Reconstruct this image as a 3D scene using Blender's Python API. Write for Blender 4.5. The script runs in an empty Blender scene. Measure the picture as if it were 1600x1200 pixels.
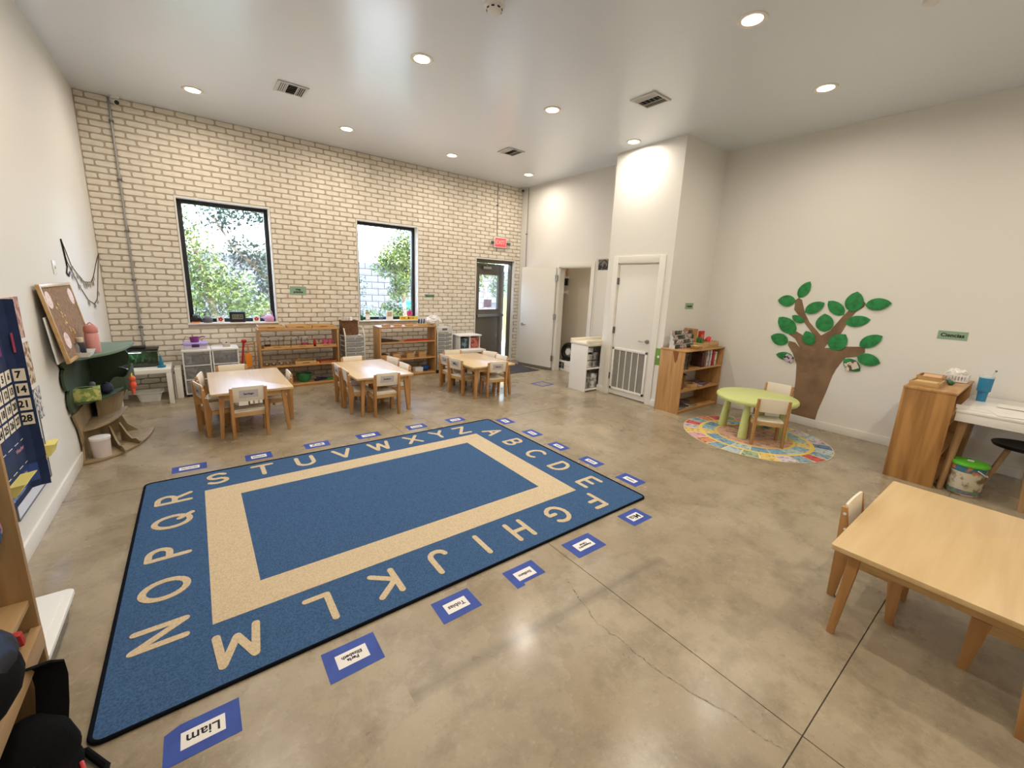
import bpy, bmesh, math, random
from mathutils import Vector, Matrix, Euler
random.seed(7)
PI = math.pi
scene = bpy.context.scene
COL = scene.collection

# ------------------------------------------------------------------ camera
CAM = (0.90054, -7.25782, 1.63516)
RGT = (0.7978197, -0.6014996, 0.0410116)
UPV = (0.0918450, 0.1884883, 0.9777713)
FWD = (0.5958593, 0.7763185, -0.2056244)
FPX = 644.198
cam = bpy.data.cameras.new('camera')
cam.sensor_fit = 'HORIZONTAL'; cam.sensor_width = 36.0
cam.lens = FPX * 36.0 / 1600.0
cam.shift_x = 1.01 / 1600.0; cam.shift_y = -17.174 / 1600.0
cam.clip_start = 0.02; cam.clip_end = 200
co = bpy.data.objects.new('camera', cam); COL.objects.link(co)
co.matrix_world = Matrix(((RGT[0], UPV[0], -FWD[0], CAM[0]), (RGT[1], UPV[1], -FWD[1], CAM[1]),
                          (RGT[2], UPV[2], -FWD[2], CAM[2]), (0, 0, 0, 1)))
scene.camera = co

# ------------------------------------------------------------------ world, sun, exposure
scene.view_settings.view_transform = 'Standard'
scene.view_settings.look = 'None'
scene.view_settings.gamma = 1.0
scene.view_settings.use_curve_mapping = False
scene.view_settings.exposure = -0.10
SKY_STRENGTH = 5.0
SUN_ENERGY = 16.0
LAMP_W = 17.0
LAMP_COL = (1.0, 0.89, 0.75)
world = bpy.data.worlds.new('world'); scene.world = world; world.use_nodes = True
wn = world.node_tree
sky = wn.nodes.new('ShaderNodeTexSky'); sky.sky_type = 'NISHITA'
sky.sun_disc = False; sky.sun_elevation = math.radians(72); sky.sun_rotation = math.radians(150)
sky.air_density = 1.0; sky.dust_density = 2.0; sky.ozone_density = 1.0
wn.nodes['Background'].inputs['Strength'].default_value = SKY_STRENGTH
wn.links.new(sky.outputs[0], wn.nodes['Background'].inputs['Color'])
sun = bpy.data.lights.new('sun', 'SUN'); sun.energy = SUN_ENERGY; sun.angle = 0.01; sun.color = (1, .98, .95)
so = bpy.data.objects.new('sun', sun); COL.objects.link(so)
so.rotation_euler = Vector((-0.10, 0.26, -0.96)).to_track_quat('-Z', 'Y').to_euler()
# window portals only guide the sampling of sky light, they emit nothing
for (x0, x1, z0, z1) in ((.80, 1.89, .93, 2.61), (3.12, 4.22, .93, 2.61), (5.45, 6.44, 0.02, 2.17)):
    pl = bpy.data.lights.new('daylight_portal', 'AREA'); pl.shape = 'RECTANGLE'
    pl.size = x1 - x0; pl.size_y = z1 - z0; pl.cycles.is_portal = True
    po = bpy.data.objects.new('daylight_portal', pl); COL.objects.link(po)
    po.location = ((x0 + x1) / 2, .26, (z0 + z1) / 2); po.rotation_euler = (-PI / 2, 0, 0)

# ------------------------------------------------------------------ helpers
H = 3.633; XD = 6.572; XB = 6.12; YB1 = -2.833; YB2 = -3.949; XT = 7.173; YBACK = -9.6

def lin(r, g, b):
    f = lambda c: (c / 255 / 12.92) if c / 255 <= .04045 else ((c / 255 + .055) / 1.055) ** 2.4
    return (f(r), f(g), f(b), 1.0)

MATS = {}
def mat(name, col, rough=.5, metal=0, spec=.5, noise=None, bump=None, emit=None, alpha=None, coat=0):
    """noise=(colour2, scale, detail, lo, hi) mixes a second colour; bump=(scale, strength)."""
    if name in MATS: return MATS[name]
    m = bpy.data.materials.new(name); m.use_nodes = True; MATS[name] = m
    nt = m.node_tree; bs = nt.nodes['Principled BSDF']
    if len(col) == 3: col = lin(*col)
    bs.inputs['Base Color'].default_value = col
    bs.inputs['Roughness'].default_value = rough
    bs.inputs['Metallic'].default_value = metal
    bs.inputs['Specular IOR Level'].default_value = spec
    bs.inputs['Coat Weight'].default_value = coat
    tc = None
    if noise or bump: tc = nt.nodes.new('ShaderNodeTexCoord')
    if noise:
        c2, sc, det, lo, hi = noise
        nz = nt.nodes.new('ShaderNodeTexNoise'); nz.inputs['Scale'].default_value = sc; nz.inputs['Detail'].default_value = det
        mp = nt.nodes.new('ShaderNodeMapRange'); mp.inputs[1].default_value = lo; mp.inputs[2].default_value = hi
        mx = nt.nodes.new('ShaderNodeMix'); mx.data_type = 'RGBA'
        mx.inputs[6].default_value = col; mx.inputs[7].default_value = lin(*c2) if len(c2) == 3 else c2
        nt.links.new(tc.outputs['Object'], nz.inputs['Vector']); nt.links.new(nz.outputs['Fac'], mp.inputs[0])
        nt.links.new(mp.outputs[0], mx.inputs[0]); nt.links.new(mx.outputs[2], bs.inputs['Base Color'])
    if bump:
        nb = nt.nodes.new('ShaderNodeTexNoise'); nb.inputs['Scale'].default_value = bump[0]; nb.inputs['Detail'].default_value = 4
        bp = nt.nodes.new('ShaderNodeBump'); bp.inputs['Strength'].default_value = bump[1]; bp.inputs['Distance'].default_value = .01
        nt.links.new(tc.outputs['Object'], nb.inputs['Vector']); nt.links.new(nb.outputs['Fac'], bp.inputs['Height'])
        nt.links.new(bp.outputs[0], bs.inputs['Normal'])
    if emit:
        bs.inputs['Emission Color'].default_value = emit[0]; bs.inputs['Emission Strength'].default_value = emit[1]
    return m

def wood(name, c1, c2, axis, rough=.42, scale=1.0, strength=1.0):
    """Long grain along the given object axis."""
    if name in MATS: return MATS[name]
    m = mat(name, c1, rough)
    nt = m.node_tree; bs = nt.nodes['Principled BSDF']
    tc = nt.nodes.new('ShaderNodeTexCoord'); oi = nt.nodes.new('ShaderNodeObjectInfo')
    ad = nt.nodes.new('ShaderNodeVectorMath'); ad.operation = 'MULTIPLY_ADD'
    ad.inputs[1].default_value = (1, 1, 1)
    cb = nt.nodes.new('ShaderNodeCombineXYZ'); mu = nt.nodes.new('ShaderNodeMath'); mu.operation = 'MULTIPLY'; mu.inputs[1].default_value = 37.0
    nt.links.new(oi.outputs['Random'], mu.inputs[0])
    for i in range(3): nt.links.new(mu.outputs[0], cb.inputs[i])
    nt.links.new(tc.outputs['Object'], ad.inputs[0]); nt.links.new(cb.outputs[0], ad.inputs[2])
    mp = nt.nodes.new('ShaderNodeMapping')
    s = [14.0 * scale] * 3; s['xyz'.index(axis)] = 1.1 * scale
    mp.inputs['Scale'].default_value = s
    nt.links.new(ad.outputs[0], mp.inputs['Vector'])
    nz = nt.nodes.new('ShaderNodeTexNoise'); nz.inputs['Scale'].default_value = 1.6; nz.inputs['Detail'].default_value = 6; nz.inputs['Distortion'].default_value = .6
    nt.links.new(mp.outputs[0], nz.inputs['Vector'])
    rp = nt.nodes.new('ShaderNodeMapRange'); rp.inputs[1].default_value = .35; rp.inputs[2].default_value = .7; rp.inputs[4].default_value = strength
    nt.links.new(nz.outputs['Fac'], rp.inputs[0])
    mx = nt.nodes.new('ShaderNodeMix'); mx.data_type = 'RGBA'
    mx.inputs[6].default_value = lin(*c1); mx.inputs[7].default_value = lin(*c2)
    nt.links.new(rp.outputs[0], mx.inputs[0]); nt.links.new(mx.outputs[2], bs.inputs['Base Color'])
    return m

def glass(name, tint=(1, 1, 1, 1), refl=.08, haze=0.0):
    if name in MATS: return MATS[name]
    m = bpy.data.materials.new(name); m.use_nodes = True; MATS[name] = m
    nt = m.node_tree; nt.nodes.remove(nt.nodes['Principled BSDF']); out = nt.nodes['Material Output']
    tr = nt.nodes.new('ShaderNodeBsdfTransparent'); tr.inputs[0].default_value = tint
    gl = nt.nodes.new('ShaderNodeBsdfGlossy'); gl.inputs['Roughness'].default_value = .03
    mx = nt.nodes.new('ShaderNodeMixShader'); fr = nt.nodes.new('ShaderNodeLayerWeight'); fr.inputs[0].default_value = .25
    mr = nt.nodes.new('ShaderNodeMapRange'); mr.inputs[3].default_value = refl; mr.inputs[4].default_value = .7
    nt.links.new(fr.outputs['Fresnel'], mr.inputs[0]); nt.links.new(mr.outputs[0], mx.inputs[0])
    nt.links.new(tr.outputs[0], mx.inputs[1]); nt.links.new(gl.outputs[0], mx.inputs[2])
    last = mx
    if haze:
        df = nt.nodes.new('ShaderNodeBsdfDiffuse'); df.inputs[0].default_value = (.8, .8, .8, 1)
        m2 = nt.nodes.new('ShaderNodeMixShader'); m2.inputs[0].default_value = haze
        nt.links.new(mx.outputs[0], m2.inputs[1]); nt.links.new(df.outputs[0], m2.inputs[2]); last = m2
    nt.links.new(last.outputs[0], out.inputs['Surface'])
    return m

class MB:
    def __init__(s): s.v = []; s.f = []
    def add(s, vs, fs):
        n = len(s.v); s.v += [tuple(q) for q in vs]; s.f += [tuple(i + n for i in q) for q in fs]; return s
    def b(s, x0, x1, y0, y1, z0, z1):
        return s.add([(x0, y0, z0), (x1, y0, z0), (x1, y1, z0), (x0, y1, z0), (x0, y0, z1), (x1, y0, z1), (x1, y1, z1), (x0, y1, z1)],
                     [(0, 3, 2, 1), (4, 5, 6, 7), (0, 1, 5, 4), (1, 2, 6, 5), (2, 3, 7, 6), (3, 0, 4, 7)])
    def box(s, c, d, rot=None):
        n = len(s.v); s.b(-d[0] / 2, d[0] / 2, -d[1] / 2, d[1] / 2, -d[2] / 2, d[2] / 2)
        R = Euler(rot).to_matrix() if rot else Matrix.Identity(3)
        for i in range(n, len(s.v)): s.v[i] = tuple(R @ Vector(s.v[i]) + Vector(c))
        return s
    def cyl(s, p0, p1, r0, r1=None, n=16):
        r1 = r0 if r1 is None else r1
        p0 = Vector(p0); p1 = Vector(p1); d = (p1 - p0).normalized()
        a = d.orthogonal().normalized(); c = d.cross(a)
        vs = []
        for k in range(n):
            t = 2 * PI * k / n; e = a * math.cos(t) + c * math.sin(t); vs.append(p0 + e * r0)
        for k in range(n):
            t = 2 * PI * k / n; e = a * math.cos(t) + c * math.sin(t); vs.append(p1 + e * r1)
        return s.add(vs, [(k, (k + 1) % n, n + (k + 1) % n, n + k) for k in range(n)] + [tuple(range(n))[::-1], tuple(range(n, 2 * n))])
    def tube(s, pts, r, n=8):
        pts = [Vector(p) for p in pts]; vs = []; m = len(pts); up = None
        for i, p in enumerate(pts):
            d = (pts[min(i + 1, m - 1)] - pts[max(i - 1, 0)]).normalized()
            if up is None: up = d.orthogonal().normalized()
            a = (up - d * up.dot(d)).normalized(); up = a; c = d.cross(a)
            rr = r[i] if isinstance(r, (list, tuple)) else r
            for k in range(n):
                t = 2 * PI * k / n; vs.append(p + (a * math.cos(t) + c * math.sin(t)) * rr)
        fs = [(i * n + k, i * n + (k + 1) % n, (i + 1) * n + (k + 1) % n, (i + 1) * n + k) for i in range(m - 1) for k in range(n)]
        return s.add(vs, fs + [tuple(range(n))[::-1], tuple(range((m - 1) * n, m * n))])
    def lathe(s, prof, c=(0, 0, 0), n=24):
        vs = []; m = len(prof)
        for r, z in prof:
            for k in range(n):
                t = 2 * PI * k / n; vs.append((c[0] + r * math.cos(t), c[1] + r * math.sin(t), c[2] + z))
        fs = [(i * n + k, i * n + (k + 1) % n, (i + 1) * n + (k + 1) % n, (i + 1) * n + k) for i in range(m - 1) for k in range(n)]
        return s.add(vs, fs + [tuple(range(n))[::-1], tuple(range((m - 1) * n, m * n))])
    def prism(s, poly, lo, hi, axis='z'):
        def P(a, b, h): return {'z': (a, b, h), 'x': (h, a, b), 'y': (a, h, b)}[axis]
        n = len(poly)
        return s.add([P(a, b, lo) for a, b in poly] + [P(a, b, hi) for a, b in poly],
                     [tuple(range(n))[::-1], tuple(range(n, 2 * n))] + [(k, (k + 1) % n, n + (k + 1) % n, n + k) for k in range(n)])
    def ball(s, c, r, sc=(1, 1, 1), n=14, m=8):
        prof = []
        for i in range(m + 1):
            t = -PI / 2 + PI * i / m; prof.append((max(r * math.cos(t), 1e-4), r * math.sin(t)))
        k = len(s.v); s.lathe(prof, (0, 0, 0), n)
        for i in range(k, len(s.v)): s.v[i] = (s.v[i][0] * sc[0] + c[0], s.v[i][1] * sc[1] + c[1], s.v[i][2] * sc[2] + c[2])
        return s
    def xf(s, M):
        s.v = [tuple(M @ Vector(q)) for q in s.v]; return s
    def mesh(s, name, bevel=0, smooth=False, seg=2):
        me = bpy.data.meshes.new(name); me.from_pydata(s.v, [], s.f)
        bm = bmesh.new(); bm.from_mesh(me)
        bmesh.ops.recalc_face_normals(bm, faces=bm.faces)
        if bevel:
            es = [e for e in bm.edges if len(e.link_faces) == 2 and e.calc_face_angle(0) > .6]
            bmesh.ops.bevel(bm, geom=es, offset=bevel, segments=seg, profile=.6, affect='EDGES', clamp_overlap=True)
        bm.to_mesh(me); bm.free()
        if smooth or bevel:
            for p in me.polygons: p.use_smooth = True
            me.set_sharp_from_angle(angle=.7 if smooth else .5)
        return me
    def build(s, name, m, parent=None, bevel=0, smooth=False, label=None, loc=None, rz=0):
        return put(s.mesh(name, bevel, smooth), name, m, parent, label, loc, rz)

def put(me, name, m, parent=None, label=None, loc=None, rz=0):
    o = bpy.data.objects.new(name, me); COL.objects.link(o)
    if m is not None and not me.materials: me.materials.append(m)
    if parent is not None: o.parent = parent
    if loc: o.location = loc
    if rz: o.rotation_euler = (0, 0, rz)
    if label: o['label'] = label
    return o

def tag(o, label, cat, group=None, kind=None):
    o['label'] = label; o['category'] = cat
    if group: o['group'] = group
    if kind: o['kind'] = kind
    return o

def thing(name, label, cat, loc=(0, 0, 0), rz=0, group=None):
    o = bpy.data.objects.new(name, None); COL.objects.link(o)
    o.empty_display_size = .1; o.location = loc; o.rotation_euler = (0, 0, rz)
    return tag(o, label, cat, group)

def struct(o, label=None, cat='wall'):
    o['kind'] = 'structure'
    if label: o['label'] = label; o['category'] = cat
    return o

_dg = None
def text_mesh(txt, size, bold=.0, ext=.0006, spacing=1.0):
    c = bpy.data.curves.new('lettering', 'FONT'); c.body = txt; c.size = size; c.align_x = 'CENTER'; c.align_y = 'CENTER'
    c.extrude = ext; c.offset = bold; c.space_character = spacing; c.resolution_u = 3; c.space_line = .85
    o = bpy.data.objects.new('lettering_source', c); COL.objects.link(o)
    dg = bpy.context.evaluated_depsgraph_get(); dg.update()
    me = bpy.data.meshes.new_from_object(o.evaluated_get(dg))
    bpy.data.objects.remove(o); bpy.data.curves.remove(c)
    return me
def lettering(txt, size, m, parent, M, bold=0, ext=.0006):
    """M places the text plane (local x right, y up, z out)."""
    me = text_mesh(txt, size, bold, ext); me.transform(M)
    return put(me, 'lettering', m, parent)
def frame3(o, xr, yu):
    x = Vector(xr).normalized(); y = Vector(yu).normalized(); z = x.cross(y)
    return Matrix(((x[0], y[0], z[0], o[0]), (x[1], y[1], z[1], o[1]), (x[2], y[2], z[2], o[2]), (0, 0, 0, 1)))

# ------------------------------------------------------------------ materials
m_wall = mat('wall_paint', (228, 226, 220), .75, spec=.3, bump=(60, .03))
m_ceil = mat('ceiling_paint', (222, 229, 238), .25, spec=1.0, bump=(7, .18), coat=.5)
m_ceil.node_tree.nodes['Principled BSDF'].inputs['Coat Roughness'].default_value = .28
m_trim = mat('trim_paint', (228, 225, 217), .45)
m_door = mat('door_paint', (224, 221, 212), .4)
m_brick = mat('whitewashed_brick', (235, 228, 215), .85, noise=((216, 205, 187), 6, 6, .42, .75), bump=(70, .25))
m_mortar = mat('mortar', (192, 179, 159), .95, noise=((172, 158, 136), 9, 5, .4, .7), bump=(40, .3))
m_black = mat('black_frame', (22, 23, 25), .4)
m_bronze = mat('bronze_metal', (104, 97, 84), .5, metal=.1)
m_steel = mat('brushed_steel', (170, 168, 164), .3, metal=1)
m_chrome = mat('chrome', (214, 214, 212), .3, metal=.6)
m_grey = mat('grey_metal', (112, 112, 112), .45, metal=.5)
m_white = mat('white_plastic', (232, 231, 228), .4)
m_whitel = mat('white_laminate', (233, 230, 222), .3)
m_blackp = mat('black_plastic', (18, 18, 19), .45)
m_paper = mat('paper', (232, 228, 222), .8)
m_ink = mat('printed_ink', (28, 27, 30), .8)
m_tape = mat('blue_tape', (42, 74, 160), .6, noise=((36, 62, 142), 12, 3, .4, .7))
m_glass = glass('window_glass')
m_clear = glass('clear_plastic', (.93, .93, .94, 1), .06, .10)
m_jar = glass('jar_glass', (.95, .96, .96, 1), .10)
W_T = ((204, 168, 116), (180, 142, 90))
m_wx = wood('birch_x', *W_T, 'x', .35); m_wy = wood('birch_y', *W_T, 'y', .35); m_wz = wood('birch_z', *W_T, 'z')
W_S = ((194, 150, 96), (164, 118, 68))
m_sx = wood('oak_x', *W_S, 'x'); m_sy = wood('oak_y', *W_S, 'y'); m_sz = wood('oak_z', *W_S, 'z')
m_top = wood('table_birch', (212, 182, 132), (198, 165, 114), 'x', .36, .6)
m_topy = wood('table_birch_y', (212, 182, 132), (198, 165, 114), 'y', .36, .6)
m_cab = wood('oak_veneer', (184, 136, 76), (126, 82, 38), 'z', .4, .55)
for q in ('table_birch', 'table_birch_y'): MATS[q].node_tree.nodes['Principled BSDF'].inputs['Specular IOR Level'].default_value = .8
m_beech = wood('beech_leg', (190, 142, 88), (160, 112, 62), 'z', .45)
m_cream = mat('cream_laminate', (236, 226, 206), .4)
m_ply = wood('plywood', (158, 138, 104), (136, 116, 84), 'z', .6)
m_tgreen = mat('forest_green_paint', (56, 74, 50), .55)
m_sign = mat('sage_card', (142, 172, 146), .8)
m_red = mat('red_paint', (178, 32, 30), .4)
m_orange = mat('orange_plastic', (236, 140, 28), .4)
# ------------------------------------------------------------------ floor: saw-cut concrete slabs
m_conc = mat('polished_concrete', (150, 138, 118), .42)
def concrete():
    nt = m_conc.node_tree; bs = nt.nodes['Principled BSDF']; N = nt.nodes.new; Lk = nt.links.new
    tc = N('ShaderNodeTexCoord')
    def noise(sc, det, rough=.55, dist=0):
        n = N('ShaderNodeTexNoise'); n.inputs['Scale'].default_value = sc; n.inputs['Detail'].default_value = det
        n.inputs['Roughness'].default_value = rough; n.inputs['Distortion'].default_value = dist
        Lk(tc.outputs['Object'], n.inputs['Vector']); return n
    def rng(n, a, b, c=0, d=1):
        r = N('ShaderNodeMapRange'); r.inputs[1].default_value = a; r.inputs[2].default_value = b; r.inputs[3].default_value = c; r.inputs[4].default_value = d
        Lk(n.outputs[0], r.inputs[0]); return r
    def mix(f, a, b, amt=None):
        m = N('ShaderNodeMix'); m.data_type = 'RGBA'; Lk(f.outputs[0], m.inputs[0])
        for i, q in ((6, a), (7, b)):
            if isinstance(q, tuple): m.inputs[i].default_value = q
            else: Lk(q.outputs[2], m.inputs[i])
        return m
    a = mix(rng(noise(.9, 5, .6, .4), .36, .66), lin(146, 131, 107), lin(170, 156, 131))
    b = mix(rng(noise(4.2, 10, .72), .46, .68, 0, .7), a, lin(114, 101, 81))
    c = mix(rng(noise(30, 8, .75), .54, .76, 0, .6), b, lin(184, 171, 146))
    d = mix(rng(noise(70, 4, .7), .60, .72, 0, .5), c, lin(104, 92, 74))
    # old dragged scuff running across the slab in front of the rug
    sx = N('ShaderNodeSeparateXYZ'); Lk(tc.outputs['Object'], sx.inputs[0])
    def mth(op, a, b):
        m = N('ShaderNodeMath'); m.operation = op
        for i, q in enumerate((a, b)):
            if isinstance(q, (int, float)): m.inputs[i].default_value = q
            else: Lk(q, m.inputs[i])
        return m.outputs[0]
    off = mth('ADD', mth('MULTIPLY', sx.outputs[0], -SCUFF[0]), mth('MULTIPLY', sx.outputs[1], 1.0))
    dist = mth('ABSOLUTE', mth('SUBTRACT', off, SCUFF[1]), 0)
    dist = mth('ADD', dist, mth('MULTIPLY', noise(9, 6, .7).outputs[0], .05))
    band = N('ShaderNodeMapRange'); band.inputs[1].default_value = .075; band.inputs[2].default_value = .025; band.inputs[3].default_value = 0; band.inputs[4].default_value = .5
    Lk(dist, band.inputs[0])
    ends = mth('MULTIPLY', mth('GREATER_THAN', sx.outputs[0], 1.45), mth('LESS_THAN', sx.outputs[0], 3.1))
    fac = N('ShaderNodeMath'); fac.operation = 'MULTIPLY'; Lk(band.outputs[0], fac.inputs[0]); Lk(ends, fac.inputs[1])
    d = mix(fac, d, lin(84, 76, 64))
    Lk(d.outputs[2], bs.inputs['Base Color'])
    r = rng(noise(1.7, 5), .35, .7, .17, .42); bs.inputs['Specular IOR Level'].default_value = .6; Lk(r.outputs[0], bs.inputs['Roughness'])
SCUFF = (-0.04, -5.91)
concrete()
floor = struct(MB().b(-.2, 9.2, YBACK - .2, .25, -.2, -.008).build('floor', mat('joint_fill', (104, 94, 80), .9)), 'grey polished concrete floor with saw-cut joints', 'floor')
gx = [-.2, 2.60, 5.36, 9.2]; gy = [YBACK - .2, -6.965, -3.24, .25]
for i in range(3):
    for j in range(3):
        g = .0022
        MB().b(gx[i] + g, gx[i + 1] - g, gy[j] + g, gy[j + 1] - g, -.0075, 0).build('slab', m_conc, floor)

cr = [(2.458, -5.83), (2.41, -5.977), (2.363, -6.154), (2.376, -6.302), (2.386, -6.452), (2.404, -6.611), (2.446, -6.738), (2.469, -6.873), (2.485, -6.962)]
pts = []
rc_ = random.Random(11)
for (a, b), (c, d) in zip(cr, cr[1:]):
    for i in range(6): q = i / 6; pts.append((a + (c - a) * q + rc_.uniform(-.008, .008), b + (d - b) * q))
mb = MB(); w = [rc_.uniform(.001, .005) for _ in pts]
mb.v = [(x - q, y, .0004) for (x, y), q in zip(pts, w)] + [(x + q, y, .0004) for (x, y), q in zip(pts, w)]
n = len(pts); mb.f = [(k, n + k, n + k + 1, k + 1) for k in range(n - 1)]
mb.build('crack', mat('crack_edge', (150, 140, 122), .9, noise=((112, 102, 86), 60, 3, .45, .6)), floor)
# ------------------------------------------------------------------ walls and ceiling
struct(MB().b(-.4, 9.2, YBACK - .2, .45, H, H + .3).build('ceiling', m_ceil), 'pale satin painted ceiling', 'ceiling')
struct(MB().b(-.25, 0, YBACK, .25, -.008, H).build('wall_left', m_wall), 'white painted side wall with the calendar', 'wall')
struct(MB().b(-.25, 9.2, YBACK - .25, YBACK, -.008, H).build('wall_rear', m_wall), 'white rear wall behind the viewpoint', 'wall')
struct(MB().b(XT, XT + .2, YBACK, YB2, -.008, H).build('wall_right', m_wall), 'cream painted wall with the paper tree', 'wall')
WIN = [(.801, 1.892, .934, 2.615), (3.122, 4.221, .934, 2.615)]
DOOR = (5.448, 6.44, 0, 2.176)
xs = [-.25, .801, 1.892, 3.122, 4.221, 5.448, 6.44, 9.2]
wb = MB()
for i in range(0, 7, 2): wb.b(xs[i], xs[i + 1], 0, .25, -.008, H)
for (x0, x1, z0, z1) in WIN: wb.b(x0, x1, 0, .25, -.008, z0).b(x0, x1, 0, .25, z1, H)
wb.b(DOOR[0], DOOR[1], 0, .25, DOOR[3], H)
brickwall = struct(wb.build('wall_back', m_mortar), 'whitewashed brick wall with two windows and an exit door', 'wall')

def brick_mesh(i):
    r = random.Random(100 + i); L, h = .0955, .0300
    out = []
    ch = [r.uniform(.007, .024) for _ in range(4)]; cv = [r.uniform(.005, .015) for _ in range(4)]
    j = lambda: r.uniform(-.0028, .0028)
    for k, (sx, sz) in enumerate(((-1, -1), (1, -1), (1, 1), (-1, 1))):
        a = (sx * (L - ch[k]) + j(), sz * h + j()); b = (sx * L + j(), sz * (h - cv[k]) + j())
        out += [b, a] if k in (0, 2) else [a, b]
    n = len(out)
    base = [(x, 0.004, z) for x, z in out]; top = [(x * .965, -.008, z * .90) for x, z in out]
    return base + top, [tuple(range(n, 2 * n))] + [(k, (k + 1) % n, n + (k + 1) % n, n + k) for k in range(n)]
BV = [brick_mesh(i) for i in range(14)]
spots = []
CH, BL = .0727, .2055
for row in range(50):
    zc = CH * (row + .5)
    if zc + .03 > H: continue
    off = (row % 2) * BL / 2 + random.Random(row).uniform(-.012, .012)
    k = 0
    for k in range(-1, 34):
        xc = off + BL * k + BL / 2
        segs = [(max(xc - .0955, .004), min(xc + .0955, XD - .004))]
        for (x0, x1, z0, z1) in WIN + [DOOR]:
            if zc + .030 > z0 - .004 and zc - .030 < z1 + .004:
                nw = []
                for (a, b) in segs:
                    if b <= x0 - .004 or a >= x1 + .004: nw.append((a, b))
                    else:
                        if a < x0 - .004: nw.append((a, x0 - .004))
                        if b > x1 + .004: nw.append((x1 + .004, b))
                segs = nw
        for (a, b) in segs:
            if b - a > .022: spots.append(((a + b) / 2, zc, (b - a) / .191))
def seen(x, z):
    d = Vector((x - CAM[0], -CAM[1], z - CAM[2])); w = d.dot(Vector(FWD))
    u = 800 + FPX * d.dot(Vector(RGT)) / w; v = 583 - FPX * d.dot(Vector(UPV)) / w
    hid = (z < .9 and (1.55 < x < 2.7 or 3.28 < x < 4.35)) or (z < .62 and x < 1.35)
    return (0 <= u <= 1600 and 0 <= v <= 1200 and not hid) * (1 / w ** 3) * abs(d.y)
order = sorted(range(len(spots)), key=lambda i: -seen(spots[i][0], spots[i][1]) * spots[i][2])
bme = []
for v, f in BV:
    mb = MB(); mb.add(v, f); me = mb.mesh('brick'); me.materials.append(m_brick); bme.append(me)
rest = MB()
for rank, i in enumerate(order):
    x, z, sc = spots[i]; k = random.randrange(14)
    fl = random.choice((1, -1))
    if rank < 300:
        o = put(bme[k], 'brick', None, brickwall, loc=(x, 0, z))
        if fl < 0: o.rotation_euler = (0, PI, 0)
        o.scale = (sc, 1, 1)
    else:
        v, f = BV[k]
        rest.add([(x + fl * a * sc, b, z + fl * c) for a, b, c in v], f)
o = rest.build('brick_field', m_brick, brickwall); o['kind'] = 'stuff'

# windows: white returns, black frames, panes
for n, (x0, x1, z0, z1) in enumerate(WIN, 1):
    w = bpy.data.objects.new('window_%d' % n, None); COL.objects.link(w); w.location = (x0, 0, z0)
    struct(w, ['tall black framed fixed window above the drawer units', 'black framed window nearer the exit door'][n - 1], 'window')
    W_, h_ = x1 - x0, z1 - z0
    t = .018
    MB().b(0, t, -.012, .24, 0, h_).b(W_ - t, W_, -.012, .24, 0, h_).b(t, W_ - t, -.012, .24, h_ - t, h_).build('reveal', m_trim, w)
    MB().b(-.01, W_ + .01, -.03, .24, -.002, t).build('window_sill', m_trim, w, bevel=.003)
    f = .052
    fr = MB().b(t, t + f, .12, .19, t, h_ - t).b(W_ - t - f, W_ - t, .12, .19, t, h_ - t).b(t + f, W_ - t - f, .12, .19, h_ - t - f, h_ - t).b(t + f, W_ - t - f, .12, .19, t, t + f)
    fo = fr.build('window_frame', m_black, w, bevel=.004)
    MB().b(t + f, W_ - t - f, .152, .158, t + f, h_ - t - f).build('pane', m_glass, fo)

# exit door (dark bronze, ajar, opening outwards)
d1 = bpy.data.objects.new('door_1', None); COL.objects.link(d1); d1.location = (DOOR[0], 0, 0)
struct(d1, 'dark bronze exit door standing ajar in the brick wall', 'door')
DW = DOOR[1] - DOOR[0]; DH = DOOR[3]
MB().b(0, .022, -.012, .06, 0, DH).b(DW - .022, DW, -.012, .06, 0, DH).b(.022, DW - .022, -.012, .06, DH - .022, DH).build('reveal', m_trim, d1)
MB().b(0, .055, .06, .16, 0, DH).b(DW - .055, DW, .06, .16, 0, DH).b(.055, DW - .055, .06, .16, DH - .09, DH).build('door_frame', m_bronze, d1, bevel=.003)
MB().b(0, DW, .0, .25, -.001, .012).build('threshold', m_steel, d1)
lf = bpy.data.objects.new('leaf_mount', None)
LA = math.radians(12)
def leaf_xf(mb): return mb.xf(Matrix.Translation((.058, .10, 0)) @ Matrix.Rotation(LA, 4, 'Z'))
LW = .87; g0, g1, gz0, gz1 = .10, .69, 1.13, 1.85
leaf = leaf_xf(MB().b(0, g0, -.022, .022, .015, 2.08).b(g1, LW, -.022, .022, .015, 2.08).b(g0, g1, -.022, .022, .015, gz0).b(g0, g1, -.022, .022, gz1, 2.08)).build('door_leaf', m_bronze, d1, bevel=.002)
leaf_xf(MB().b(g0, g1, -.006, .006, gz0, gz1)).build('pane', m_glass, leaf)
bd = .022
leaf_xf(MB().b(g0 - bd, g0, -.028, .028, gz0 - bd, gz1 + bd).b(g1, g1 + bd, -.028, .028, gz0 - bd, gz1 + bd).b(g0, g1, -.028, .028, gz0 - bd, gz0).b(g0, g1, -.028, .028, gz1, gz1 + bd)).build('glazing_bead', m_bronze, leaf)
leaf_xf(MB().b(.03, .84, -.075, -.03, .975, 1.035).b(.03, .09, -.03, -.02, .97, 1.04).b(.76, .84, -.03, -.02, .96, 1.05)).build('push_bar', m_steel, leaf, bevel=.006)
leaf_xf(MB().b(.16, .40, -.085, -.022, 1.965, 2.015)).build('door_closer', m_steel, leaf, bevel=.006)
leaf_xf(MB().tube([(.30, -.06, 2.02), (.16, -.16, 2.05), (.03, -.04, 2.07)], .008)).build('closer_arm', m_grey, leaf)
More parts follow.
